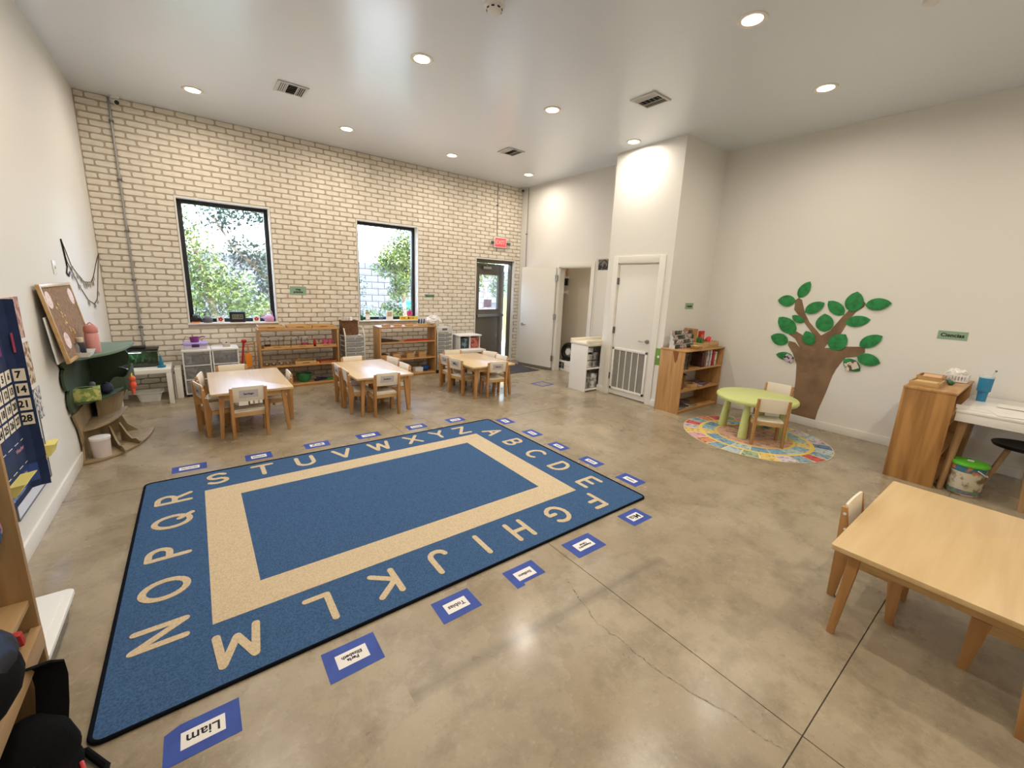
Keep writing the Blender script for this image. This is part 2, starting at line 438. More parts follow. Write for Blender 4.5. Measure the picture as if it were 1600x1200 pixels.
pn = leaf_xf(MB().b(.28, .52, .007, .010, 1.17, 1.34)).build('notice', mat('mauve_print', (222, 196, 214), .8, noise=((180, 150, 176), 40, 2, .4, .6)), leaf)

# door wall with the open closet door
OY0, OY1, OZ = -2.086, -1.262, 2.034
wd = MB().b(XD, XD + .13, OY1, .25, -.008, H).b(XD, XD + .13, YB1 - .2, OY0, -.008, H).b(XD, XD + .13, OY0, OY1, OZ, H)
struct(wd.build('wall_door_side', m_wall), 'white painted wall holding the open closet door', 'wall')
d2 = bpy.data.objects.new('door_2', None); COL.objects.link(d2); d2.location = (XD, OY1, 0)
struct(d2, 'plain white closet door folded back against the wall', 'door')
cw = .085
MB().b(-.016, 0, 0, cw * .55, 0, OZ + cw).b(-.016, 0, OY0 - OY1 - cw, OY0 - OY1, 0, OZ + cw).b(-.016, 0, OY0 - OY1, 0, OZ, OZ + cw).build('casing', m_trim, d2, bevel=.003)
MB().b(0, .13, -.018, 0, 0, OZ).b(0, .13, OY0 - OY1, OY0 - OY1 + .018, 0, OZ).b(0, .13, OY0 - OY1, 0, OZ - .018, OZ).build('jamb', m_trim, d2)
hx, hy = -.040, .04
ang = math.atan2(-.185, .815)      # direction of the leaf from hinge to free edge
ML = Matrix.Translation((hx, hy, 0)) @ Matrix.Rotation(math.atan2(.815, -.185), 4, 'Z')
lf2 = MB().b(0, .835, -.02, .02, .055, 2.022).xf(ML).build('door_leaf', m_door, d2, bevel=.002)
MB().b(.0, .835, -.022, .026, .012, .055).xf(ML).build('door_sweep', mat('sweep_grey', (110, 106, 98), .6), lf2)
MB().cyl((.775, .02, .87), (.775, .035, .87), .03).cyl((.775, .03, .87), (.775, .06, .87), .011).tube([(.775, .06, .87), (.70, .062, .87), (.66, .058, .868)], .009).xf(ML).build('lever_handle', m_steel, lf2, smooth=True)
MB().b(.833, .838, -.012, .012, .98, 1.10).xf(ML).build('latch_plate', m_steel, lf2)
for hz in (.25, 1.08, 1.83): MB().b(-.035, .0, -.012, .026, hz - .055, hz + .055).cyl((-.002, .024, hz - .055), (-.002, .024, hz + .055), .009, n=8).xf(ML).build('hinge', m_steel, d2)
# closet behind the opening
m_clos = mat('closet_paint', (206, 196, 178), .8)
cl = MB().b(XD + .13, 8.0, OY0 - .10, OY0 - .05, 0, H).b(XD + .13, 8.0, -.9, -.85, 0, H).b(7.06, 7.10, OY0 - .05, -.85, 0, H)
struct(cl.build('wall_closet', m_clos), 'tan painted walls of the small closet', 'wall')
cl_l = thing('closet_light', 'ceiling light inside the closet, out of view', 'ceiling light', (6.88, -1.5, H))
MB().lathe([(.001, -.03), (.10, -.03), (.12, -.012), (.12, 0), (.001, 0)], n=24).build('diffuser', mat('closet_lens', (255, 244, 225), .5, emit=((1, .88, .70, 1), 4)), cl_l, smooth=True)
cd_ = bpy.data.lights.new('lamp_glow', 'AREA'); cd_.shape = 'DISK'; cd_.size = .2; cd_.energy = 11; cd_.color = LAMP_COL
co_ = bpy.data.objects.new('lamp_glow', cd_); COL.objects.link(co_); co_.parent = cl_l; co_.location = (0, 0, -.035)
# bump-out with white service door
DY0, DY1, DZ = -3.755, -3.042, 2.045
bp = MB().b(XB, 9.2, YB2, DY0, -.008, H).b(XB, 9.2, DY1, YB1, -.008, H).b(XB, 9.2, DY0, DY1, DZ, H).b(XB + .25, 9.2, DY0, DY1, -.008, DZ)
struct(bp.build('wall_bump_out', m_wall), 'white boxed-out wall section with the service door', 'wall')
d3 = bpy.data.objects.new('door_3', None); COL.objects.link(d3); d3.location = (XB, DY1, 0)
struct(d3, 'white service door with a louvred grille at the bottom', 'door')
w = DY0 - DY1
MB().b(-.018, 0, 0, .095, 0, DZ + .10).b(-.018, 0, w - .095, w, 0, DZ + .10).b(-.018, 0, w, 0, DZ, DZ + .10).build('casing', m_trim, d3, bevel=.003)
MB().b(0, .12, -.012, 0, 0, DZ).b(0, .12, w, w + .012, 0, DZ).b(0, .12, w, 0, DZ - .012, DZ).build('jamb', m_trim, d3)
lf3 = MB().b(.012, .055, w + .015, -.015, .012, DZ - .016).build('door_leaf', m_door, d3, bevel=.002)
gy0, gy1, gz0, gz1 = w + .045, -.03, .095, .765
gr = MB().b(-.006, .012, gy0, gy0 + .035, gz0, gz1).b(-.006, .012, gy1 - .035, gy1, gz0, gz1).b(-.006, .012, gy0, gy1, gz0, gz0 + .035).b(-.006, .012, gy0, gy1, gz1 - .035, gz1).build('grille_frame', m_trim, lf3, bevel=.002)
MB().b(.008, .0125, gy0 + .03, gy1 - .03, gz0 + .03, gz1 - .03).build('grille_mesh', mat('filter_mesh', (150, 146, 136), .9, noise=((116, 112, 104), 220, 1, .4, .6)), lf3)
for k in range(1, 5):
    yy = gy0 + .035 + (gy1 - gy0 - .07) * k / 5
    MB().b(-.004, .012, yy - .007, yy + .007, gz0 + .03, gz1 - .03).build('grille_bar', m_trim, lf3)
MB().cyl((.012, w + .075, .92), (-.004, w + .075, .92), .031).cyl((0, w + .075, .92), (-.045, w + .075, .92), .011).tube([(-.045, w + .075, .92), (-.047, w + .13, .921), (-.043, w + .19, .918)], .010).build('lever_handle', m_steel, lf3, smooth=True)
for hz in (.30, 1.03, 1.78): MB().cyl((-.004, -.012, hz - .05), (-.004, -.012, hz + .05), .009, n=8).b(-.002, .012, -.03, -.002, hz - .05, hz + .05).build('hinge', m_grey, d3)
# white panel beside the closet door
pn = thing('wall_panel', 'flat white board fixed to the wall between closet and service door', 'panel', (XD, -2.50, 0))
MB().b(-.012, 0, -.30, .30, .10, 2.16).build('board', m_door, pn, bevel=.002)
MB().b(-.02, 0, -.30, .305, 2.16, 2.185).b(-.02, 0, .285, .305, .10, 2.16).build('edge_strip', m_trim, pn)
pp = MB().b(XD - .0155, XD - .0135, -2.465, -2.245, 1.975, 2.15).build('photo_print', mat('grey_photo', (120, 116, 112), .6, noise=((28, 28, 30), 16, 3, .45, .55)))
tag(pp, 'small black and white photo print above the diaper changing cabinet', 'photo')

# baseboards
BBH = .10
def bb(name, *bx):
    o = MB()
    for q in bx: o.b(*q)
    struct(o.build(name, m_trim, bevel=.004), 'white painted baseboard', 'baseboard')
bb('baseboard_left', (0, .016, YBACK, -.01, 0, BBH))
bb('baseboard_right', (XT - .016, XT, YBACK, YB2, 0, BBH))
bb('baseboard_bump', (XB - .016, XB, YB2 - .016, DY0 - .095, 0, BBH), (XB - .016, XB, DY1 + .095, YB1 + .016, 0, BBH), (XB, XT - .016, YB2 - .016, YB2, 0, BBH))
bb('baseboard_door_side', (XD - .016, XD, OY1 + .05, -.01, 0, BBH), (XD - .016, XD, YB1, OY0 - cw, 0, BBH))

# ------------------------------------------------------------------ outside
m_gnd = mat('garden_gravel', (206, 204, 198), .95, noise=((180, 180, 168), 3, 5, .4, .6))
tag(MB().b(-14, 20, .45, 14, -.30, -.10).build('garden_ground', m_gnd), 'dry garden ground outside the windows', 'ground', kind='structure')
struct(MB().b(5.2, 6.9, .26, 2.2, -.10, -.005).build('door_step', mat('pale_concrete', (205, 200, 188), .9)), 'pale concrete step outside the exit door', 'step')
bw = MB().b(-6, 14, 6.05, 6.2, -.1, 2.18).build('block_wall', mat('block_joint', (62, 64, 66), .95))
tag(bw, 'grey concrete block garden wall beyond the windows', 'wall', kind='structure')
m_block = mat('concrete_block', (88, 90, 92), .9, noise=((74, 76, 79), 5, 4, .4, .65), bump=(30, .3))
blk = MB().b(-.194, .194, -.0, .05, -.094, .094).mesh('block', bevel=.006, seg=1); blk.materials.append(m_block)
for r in range(11):
    for k in range(24):
        x = .6 + k * .4 + (r % 2) * .2
        put(blk, 'block', None, bw, loc=(x, 6.02, .08 + r * .2))
m_leafA = mat('leaf_yellow_green', (46, 74, 26), .5, noise=((96, 120, 34), 2.5, 3, .4, .62))
m_leafB = mat('leaf_grey_green', (30, 52, 40), .5, noise=((58, 80, 58), 2, 3, .4, .65))
m_bark = mat('pale_bark', (176, 158, 136), .9, noise=((120, 104, 88), 12, 4, .4, .6))
def foliage(blobs, n, sz, seed):
    r = random.Random(seed); mb = MB()
    tot = sum(b[3] ** 2 for b in blobs)
    for (cx, cy, cz, rad) in blobs:
        for _ in range(int(n * rad * rad / tot)):
            d = Vector((r.gauss(0, 1), r.gauss(0, 1), r.gauss(0, 1))).normalized() * rad * r.random() ** .45
            c = Vector((cx, cy, cz)) + d
            R = Euler((r.uniform(-1, 1), r.uniform(-1, 1), r.uniform(0, 6.3))).to_matrix()
            l = sz * r.uniform(.6, 1.3); w = l * .38
            mb.add([c + R @ Vector(q) for q in ((-l, 0, 0), (0, -w, .1 * l), (l, 0, 0), (0, w, .1 * l))], [(0, 1, 2, 3)])
    me = bpy.data.meshes.new('foliage'); me.from_pydata(mb.v, [], mb.f); return me
def tree(label, trunk, branches, blobs, n, sz, m, seed):
    t = thing('garden_tree', label, 'tree', trunk[0][0]); o = Vector(trunk[0][0])
    L = lambda p: tuple(Vector(p) - o)
    MB().tube([L(p) for p, r in trunk], [r for p, r in trunk], 8).build('trunk', m_bark, t, smooth=True)
    for br in branches: MB().tube([L(p) for p, r in br], [r for p, r in br], 6).build('branch', m_bark, t, smooth=True)
    fo = put(foliage([(*L(b[:3]), b[3]) for b in blobs], n, sz, seed), 'foliage', m, t); fo['kind'] = 'stuff'
tree('yellow green shrubby tree filling the left window', [((1.25, 3.0, -.1), .07), ((1.16, 3.0, 1.2), .055), ((.95, 3.05, 2.3), .035)],
     [[((1.16, 3.0, 1.2), .03), ((1.5, 2.9, 1.9), .014)], [((1.16, 3.0, 1.0), .03), ((.75, 2.9, 1.7), .014)]],
     [(.85, 2.9, 2.1, .55), (1.1, 2.9, 1.5, .55), (.7, 3.0, 1.4, .5), (1.55, 3.0, 1.35, .45), (.55, 3.2, 2.6, .5), (1.5, 3.1, .7, .55), (2.0, 3.2, .8, .5), (.8, 3.0, .7, .5)], 8200, .05, m_leafA, 1)
tree('grey green tree leaning across the right of the left window', [((3.0, 3.6, -.1), .06), ((2.3, 3.6, 1.5), .045), ((1.62, 3.6, 2.25), .03), ((1.35, 3.6, 2.8), .02)],
     [[((2.0, 3.6, 1.85), .02), ((2.3, 3.5, 2.4), .01)]],
     [(1.8, 3.6, 2.1, .38), (2.2, 3.6, 2.05, .35), (2.35, 3.6, 1.6, .38), (1.5, 3.6, 2.9, .45), (2.1, 3.6, 3.05, .4), (2.5, 3.7, 3.1, .4), (2.1, 3.8, 1.2, .35)], 4200, .055, m_leafB, 2)
tree('bright green tree filling the window nearer the exit door', [((5.25, 3.0, -.1), .07), ((5.18, 3.0, 1.3), .055), ((5.36, 3.0, 1.85), .045), ((5.06, 3.0, 2.42), .03), ((4.69, 3.0, 2.9), .02)],
     [[((5.30, 3.0, 1.7), .02), ((4.85, 3.0, 2.1), .01)], [((5.2, 3.0, 2.2), .02), ((5.45, 3.0, 2.8), .012)]],
     [(5.0, 3.0, 2.25, .42), (5.3, 3.0, 2.6, .42), (4.75, 3.1, 2.05, .36), (5.2, 3.0, 1.75, .35), (5.45, 3.1, 2.1, .4), (5.1, 3.1, 1.4, .3), (4.95, 3.2, .8, .35), (4.45, 3.2, .55, .35), (5.3, 3.1, .75, .3)], 7000, .05, m_leafA, 3)
tree('small tree seen through the exit door glass', [((7.55, 2.7, -.1), .05), ((7.5, 2.7, 1.4), .04), ((7.2, 2.7, 2.2), .025)],
     [[((7.45, 2.7, 1.5), .02), ((7.9, 2.7, 2.1), .01)]],
     [(7.3, 2.8, 2.1, .4), (7.1, 2.8, 1.7, .35), (7.7, 2.8, 2.2, .4), (8.1, 2.8, 1.6, .4)], 2400, .05, m_leafA, 4)
tree('pale shrub against the block wall low at the left window edge', [((4.55, 4.6, -.1), .03), ((4.5, 4.6, .9), .02)], [],
     [(4.45, 4.6, 1.45, .35), (4.75, 4.6, .6, .4)], 900, .05, m_leafB, 5)
po = thing('utility_pole', 'thin dark double utility pole rising above the block wall', 'pole', (5.75, 8.0, -.1))
MB().cyl((0, 0, 0), (0, 0, 3.15), .03).build('post', m_grey, po); MB().cyl((.14, 0, 0), (.14, 0, 3.2), .03).build('post', m_grey, po)
MB().b(-.1, .24, -.04, .04, 3.0, 3.1).build('crossbar', m_grey, po)
tb = thing('storage_bin', 'teal garden storage bin beside the tree trunk', 'bin', (6.15, 4.6, -.1))
MB().b(-.3, .3, -.2, .2, 0, 1.12).build('body', mat('teal_plastic', (42, 176, 160), .5), tb, bevel=.03)
MB().b(-.32, .32, -.22, .22, 1.12, 1.20).build('lid', mat('teal_plastic_dark', (30, 150, 136), .5), tb, bevel=.02)
ys = thing('play_slide', 'yellow play panel seen through the exit door gap', 'panel', (7.68, 1.9, -.1))
MB().b(-.09, .09, -.05, .05, .3, 1.45).build('panel', mat('yellow_plastic', (238, 200, 70), .5), ys, bevel=.02)
MB().cyl((-.06, 0, 0), (-.06, 0, .35), .02).build('post', m_grey, ys); MB().cyl((.06, 0, 0), (.06, 0, .35), .02).build('post', m_grey, ys)
# ------------------------------------------------------------------ ceiling fixtures
m_lens = mat('lamp_lens', (255, 240, 215), .5, emit=((1, .86, .62, 1), 9.0))
m_trimring = mat('lamp_trim', (238, 234, 226), .4)
ring = MB(); n = 28
prof = [(.072, -.004), (.098, -.008), (.102, -.002), (.102, 0)]
vs = [(r * math.cos(2 * PI * k / n), r * math.sin(2 * PI * k / n), z) for r, z in prof for k in range(n)]
ring.add(vs, [(i * n + k, i * n + (k + 1) % n, (i + 1) * n + (k + 1) % n, (i + 1) * n + k) for i in range(3) for k in range(n)])
ring_me = ring.mesh('trim_ring', smooth=True); ring_me.materials.append(m_trimring)
lens_me = MB().cyl((0, 0, -.0005), (0, 0, -.004), .074, n=28).mesh('lens'); lens_me.materials.append(m_lens)
LX = [1.095, 2.757, 4.372, 5.95]; LY = [(-.945, 'brick wall'), (-3.30, 'middle'), (-5.475, 'near'), (-7.80, 'rear')]
DESC = {(0, 0): 'round recessed ceiling light nearest the left corner of the brick wall', (1, 0): 'round recessed ceiling light by the brick wall, second from the left',
        (2, 0): 'round recessed ceiling light by the brick wall, third from the left', (3, 0): 'round recessed ceiling light above the exit door',
        (1, 1): 'round recessed ceiling light left of centre in front of the smoke detector', (2, 1): 'round recessed ceiling light between the two right-hand ceiling vents',
        (3, 1): 'round recessed ceiling light close to the white boxed-out wall', (2, 2): 'largest recessed ceiling light near the top edge of the photo',
        (3, 2): 'round recessed ceiling light in front of the paper tree wall'}
light_d = bpy.data.lights.new('lamp_glow', 'AREA'); light_d.shape = 'DISK'; light_d.size = .14; light_d.energy = LAMP_W; light_d.color = LAMP_COL; light_d.spread = math.radians(172)
for i, x in enumerate(LX):
    for j, (y, nm) in enumerate(LY):
        if (i, j) == (3, 1): x = 5.875
        else: x = LX[i]
        lab = DESC.get((i, j), 'recessed ceiling light outside the picture, %s from the calendar wall in the %s row' % (['first', 'second', 'third', 'fourth'][i], ['brick wall', 'middle', 'near', 'rear'][j]))
        t = thing('ceiling_light', lab, 'ceiling light', (x, y, H), 0, 'recessed ceiling lights')
        put(ring_me, 'trim_ring', None, t); put(lens_me, 'lens', None, t)
        lo = bpy.data.objects.new('lamp_glow', light_d); COL.objects.link(lo); lo.parent = t; lo.location = (0, 0, -.008)
m_vent = mat('vent_white', (205, 204, 198), .5); m_vdark = mat('vent_dark', (44, 44, 44), .8); m_vgrey = mat('vent_grey', (150, 150, 146), .6)
def vent(x, y, lab):
    t = thing('ceiling_vent', lab, 'vent', (x, y, H), 0, 'ceiling air vents')
    s = .15
    MB().b(-s + .02, s - .02, -s + .02, s - .02, -.004, 0).build('backing', m_vdark, t)
    MB().b(-s, -s + .025, -s, s, -.012, 0).b(s - .025, s, -s, s, -.012, 0).b(-s + .025, s - .025, -s, -s + .025, -.012, 0).b(-s + .025, s - .025, s - .025, s, -.012, 0).b(-.055, -.045, -s + .02, s - .02, -.012, -.002).b(.045, .055, -s + .02, s - .02, -.012, -.002).build('frame', m_vent, t, bevel=.002)
    for k in range(5): MB().box((0, -.10 + k * .05, -.010), (.088, .030, .002), (.5, 0, 0)).build('slat', m_vgrey, t)
    for sx in (-1, 1):
        for k in range(4): MB().box((sx * (.066 + k * .0185), 0, -.010), (.011, .25, .002), (0, sx * -.6, 0)).build('slat', m_vent, t)
vent(1.945, -1.77, 'square ceiling air vent nearest the left window'); vent(4.955, -4.20, 'square ceiling air vent nearest the boxed-out wall'); vent(4.93, -1.77, 'square ceiling air vent nearest the exit door')
sd = thing('smoke_detector', 'white round smoke detector at the top edge of the photo', 'smoke detector', (2.83, -4.36, H))
MB().lathe([(.075, 0), (.075, -.018), (.062, -.024)], n=28).build('base', m_white, sd, smooth=True)
MB().lathe([(.055, -.024), (.058, -.034), (.050, -.052), (.034, -.062), (.01, -.064)], n=28).build('sensor_dome', m_white, sd, smooth=True)
for k in range(8):
    a = k * PI / 4; MB().box((.056 * math.cos(a), .056 * math.sin(a), -.040), (.006, .022, .008), (0, 0, a)).build('slot', m_vdark, sd)
s2 = thing('ceiling_sensor', 'small flat ceiling sensor cut off by the top edge', 'sensor', (5.03, -6.34, H))
MB().lathe([(.05, 0), (.05, -.015), (.03, -.028)], n=20).build('cover', m_white, s2, smooth=True)
def camr(x, y, lab, dx, dy):
    t = thing('security_camera', lab, 'camera', (x, y, H))
    MB().lathe([(.04, 0), (.04, -.02), (.02, -.03)], n=16).build('mount', m_white, t, smooth=True)
    p = Vector((dx, dy, -.45)).normalized(); c = Vector((0, 0, -.055))
    MB().cyl(c - p * .03, c + p * .035, .030).build('housing', m_white, t, bevel=.004)
    MB().cyl(c + p * .034, c + p * .040, .024).build('camera_lens', m_blackp, t)
camr(.36, -.06, 'small security camera at the top of the left brick corner', .5, -.8); camr(6.50, -.10, 'small security camera in the corner above the exit door', -.6, -.7)
def conduit(pts, lab, r=.011, clips=()):
    t = thing('conduit', lab, 'pipe', pts[0]); o = Vector(pts[0])
    MB().tube([Vector(p) - o for p in pts], r, 8).build('pipe', mat('galvanised', (158, 158, 156), .45, metal=.3), t, smooth=True)
    for z in clips: MB().b(-.022, .022, -.013, .012, z - .012, z + .012).build('strap', m_grey, t)
conduit([(.30, -.022, H - .02), (.30, -.022, .62)], 'grey electrical conduit running down the brick wall above the aquarium', clips=(-.25, -.9, -1.5, -2.1, -2.7))
conduit([(5.93, -.020, H - .02), (5.94, -.020, 2.63)], 'thin conduit dropping from the ceiling to the exit sign', .008, (-.4,))
conduit([(XD - .014, -.215, H - .02), (XD - .014, -.225, 2.06)], 'thin dark conduit on the white wall above the closet door', .009, (-.9,))
# exit sign with two emergency heads
ex = thing('exit_sign', 'lit red exit sign with emergency lamp heads above the bronze door', 'exit sign', (6.0, -.01, 2.50))
MB().b(-.15, .15, -.055, .002, -.10, .10).build('housing', m_white, ex, bevel=.006)
MB().b(-.135, .135, -.058, -.054, -.085, .085).build('face', mat('exit_red', (240, 60, 66), .5, emit=((1, .06, .07, 1), 1.3)), ex)
lettering('EXIT', .115, mat('exit_letter', (250, 120, 110), .5, emit=((1, .22, .18, 1), 1.6)), ex, frame3((0, -.0585, 0), (1, 0, 0), (0, 0, 1)), .002)
for s in (-1, 1):
    MB().tube([(s * .14, -.03, 0), (s * .19, -.04, .0)], .010).build('lamp_arm', m_grey, ex)
    MB().cyl((s * .195, -.03, .0), (s * .215, -.085, -.02), .022, .032).build('lamp_head', m_grey, ex)
# sage wall cards
def card(name, label, txt, o, xr, w, h, size):
    t = thing(name, label, 'sign', o, 0, 'sage green wall signs')
    M = frame3((0, 0, 0), xr, (0, 0, 1))
    MB().b(-w / 2, w / 2, -h / 2, h / 2, -.001, .0015).xf(M).build('card', m_sign, t)
    me = text_mesh(txt, size, .0015); me.transform(M @ Matrix.Translation((0, 0, .0022))); put(me, 'lettering', m_ink, t)
card('wall_sign', 'sage green sign with two lines of lettering right of the left window', 'Vida\npráctica', (2.20, -.0105, 1.430), (1, 0, 0), .23, .13, .042)
card('wall_sign', 'small sage green sign right of the window nearer the exit door', 'Sensorial', (4.442, -.0105, 1.395), (1, 0, 0), .205, .062, .046)
card('wall_sign', 'sage green sign above the bookcase beside the service door', 'Lenguaje', (6.67, YB2 - .002, 1.458), (1, 0, 0), .215, .088, .038)
card('wall_sign', 'sage green sign reading Ciencias above the white desk', 'Ciencias', (XT - .002, -6.613, 1.322), (0, -1, 0), .22, .086, .052)
gs = thing('switch_tag', 'bright green tag on the wall edge behind the bookcase', 'tag', (XB - .001, -3.90, .735))
MB().b(-.006, 0, -.045, .045, -.12, .12).build('plate', mat('grass_green', (112, 156, 62), .6), gs, bevel=.003)
MB().cyl((-.0065, 0, .0), (-.008, 0, 0), .02).build('white_dot', m_white, gs)

# ------------------------------------------------------------------ alphabet rug
RX0, RX1, RY0, RY1 = .452, 3.678, -5.513, -3.208
m_rugb = mat('rug_blue', (78, 110, 150), .95, spec=.1, noise=((56, 84, 120), 130, 6, .36, .68), bump=(420, .6))
m_rugt = mat('rug_tan', (224, 204, 170), .95, spec=.1, noise=((202, 180, 144), 120, 6, .4, .7), bump=(420, .6))
m_rugk = mat('rug_binding', (14, 17, 25), .95, spec=.1, bump=(300, .3))
rc = ((RX0 + RX1) / 2, (RY0 + RY1) / 2); rw, rh = (RX1 - RX0) / 2, (RY1 - RY0) / 2
rug = thing('alphabet_rug', 'large blue rug with a tan frame and the alphabet around its border', 'rug', (rc[0], rc[1], 0))
def rrect(w, h, r, k=6):
    out = []
    for cx, cy, a in ((w - r, h - r, 0), (-w + r, h - r, 90), (-w + r, -h + r, 180), (w - r, -h + r, 270)):
        for i in range(k + 1):
            t = math.radians(a + 90 * i / k); out.append((cx + r * math.cos(t), cy + r * math.sin(t)))
    return out
MB().prism(rrect(rw - .008, rh - .008, .04), 0.0005, .010).build('pile', m_rugb, rug)
bpts = [(x, y, .007) for x, y in rrect(rw - .008, rh - .008, .04)]
MB().tube(bpts + [bpts[0]], .0085, 8).build('binding', m_rugk, rug, smooth=True)
tx0, tx1, ty0, ty1 = .826 - rc[0], 3.269 - rc[0], -5.117 - rc[1], -3.572 - rc[1]
ix0, ix1, iy0, iy1 = 1.045 - rc[0], 3.046 - rc[0], -4.903 - rc[1], -3.755 - rc[1]
MB().b(tx0, tx1, iy1, ty1, .009, .0112).b(tx0, tx1, ty0, iy0, .009, .0112).b(tx0, ix0, iy0, iy1, .009, .0112).b(ix1, tx1, iy0, iy1, .009, .0112).build('tan_frame', m_rugt, rug)
def arc(cx, cy, rx, ry, a0, a1, n=12):
    return [(cx + rx * math.cos(math.radians(a0 + (a1 - a0) * i / n)), cy + ry * math.sin(math.radians(a0 + (a1 - a0) * i / n))) for i in range(n + 1)]
G = {'A': [[(-.38, -.5), (0, .5), (.38, -.5)], [(-.24, -.15), (.24, -.15)]],
     'B': [[(-.28, -.5), (-.28, .5)], [(-.28, .5)] + arc(.0, .25, .26, .25, 90, -90) + [(-.28, 0)], [(-.28, 0)] + arc(.04, -.25, .28, .25, 90, -90) + [(-.28, -.5)]],
     'C': [arc(.05, 0, .42, .5, 50, 310)], 'D': [[(-.3, -.5), (-.3, .5)], [(-.3, .5)] + arc(-.05, 0, .4, .5, 90, -90) + [(-.3, -.5)]],
     'E': [[(.3, .5), (-.28, .5), (-.28, -.5), (.3, -.5)], [(-.28, 0), (.22, 0)]], 'F': [[(.3, .5), (-.28, .5), (-.28, -.5)], [(-.28, .02), (.2, .02)]],
     'G': [arc(.02, 0, .42, .5, 50, 330) + [(.38, -.05), (.1, -.05)]], 'H': [[(-.32, .5), (-.32, -.5)], [(.32, .5), (.32, -.5)], [(-.32, 0), (.32, 0)]],
     'I': [[(0, .5), (0, -.5)]], 'J': [[(.2, .5), (.2, -.2)] + arc(-.06, -.24, .26, .26, 0, -170)],
     'K': [[(-.28, .5), (-.28, -.5)], [(.32, .5), (-.26, -.02), (.34, -.5)]], 'L': [[(-.25, .5), (-.25, -.5), (.3, -.5)]],
     'M': [[(-.42, -.5), (-.32, .5), (0, -.3), (.32, .5), (.42, -.5)]], 'N': [[(-.32, -.5), (-.32, .5), (.32, -.5), (.32, .5)]],
     'O': [arc(0, 0, .42, .5, 0, 360, 22)], 'P': [[(-.26, -.5), (-.26, .5)], [(-.26, .5)] + arc(.04, .24, .28, .26, 90, -90) + [(-.26, -.02)]],
     'Q': [arc(0, 0, .42, .5, 0, 360, 22), [(.12, -.2), (.42, -.56)]], 'R': [[(-.28, -.5), (-.28, .5)], [(-.28, .5)] + arc(.04, .24, .28, .26, 90, -90) + [(-.28, -.02), (.04, -.02), (.34, -.5)]],
     'S': [arc(.0, .24, .3, .26, 30, 270, 10) + arc(.0, -.24, .32, .24, 90, -150, 10)], 'T': [[(-.38, .5), (.38, .5)], [(0, .5), (0, -.5)]],
     'U': [[(-.34, .5), (-.34, -.14)] + arc(0, -.16, .34, .34, 180, 360) + [(.34, .5)]], 'V': [[(-.38, .5), (0, -.5), (.38, .5)]],
     'W': [[(-.5, .5), (-.26, -.5), (0, .35), (.26, -.5), (.5, .5)]], 'X': [[(-.36, .5), (.36, -.5)], [(.36, .5), (-.36, -.5)]],
     'Y': [[(-.36, .5), (0, .02), (.36, .5)], [(0, .02), (0, -.5)]], 'Z': [[(-.34, .5), (.34, .5), (-.34, -.5), (.36, -.5)]]}
POS = {'S': (.914, -3.385), 'T': (1.234, -3.385), 'U': (1.565, -3.385), 'V': (1.892, -3.385), 'W': (2.25, -3.385), 'X': (2.60, -3.385), 'Y': (2.898, -3.385), 'Z': (3.18, -3.40),
       'A': (3.462, -3.63), 'B': (3.476, -3.985), 'C': (3.476, -4.355), 'D': (3.478, -4.70), 'E': (3.472, -5.07), 'F': (3.254, -5.315), 'G': (2.885, -5.305), 'H': (2.526, -5.305), 'I': (2.226, -5.30),
       'J': (1.927, -5.30), 'K': (1.601, -5.303), 'L': (1.265, -5.30), 'M': (.913, -5.31), 'N': (.632, -5.055), 'O': (.636, -4.705), 'P': (.640, -4.345), 'Q': (.645, -3.955), 'R': (.645, -3.605)}
def stroke_letter(ch, h, sw, z0, z1, rot):
    mb = MB(); c, s_ = math.cos(rot), math.sin(rot)
    for st in G[ch]:
        q = [(x * h, y * h) for x, y in st]
        for (ax, ay), (bx_, by_) in zip(q, q[1:]):
            dx, dy = bx_ - ax, by_ - ay; l = math.hypot(dx, dy)
            if l < 1e-6: continue
            nx, ny = -dy / l * sw / 2, dx / l * sw / 2
            mb.prism([(ax + nx, ay + ny), (ax - nx, ay - ny), (bx_ - nx, by_ - ny), (bx_ + nx, by_ + ny)], z0, z1 + len(mb.f) * 2e-6)
        for px, py in (q if len(q) < 8 else q): mb.prism([(px + sw / 2 * math.cos(t * PI / 5), py + sw / 2 * math.sin(t * PI / 5)) for t in range(10)], z0, z1 + len(mb.f) * 2e-6)
    mb.v = [(x * c - y * s_, x * s_ + y * c, z) for x, y, z in mb.v]
    return mb
for ch, (x, y) in POS.items():
    rot = 0 if ch in 'STUVWXYZ' else -PI / 2 if ch in 'ABCDE' else PI if ch in 'FGHIJKLM' else PI / 2
    stroke_letter(ch, .185, .034, .0095, .0122, rot).build('letter', m_rugt, rug, loc=(x - rc[0], y - rc[1], 0))

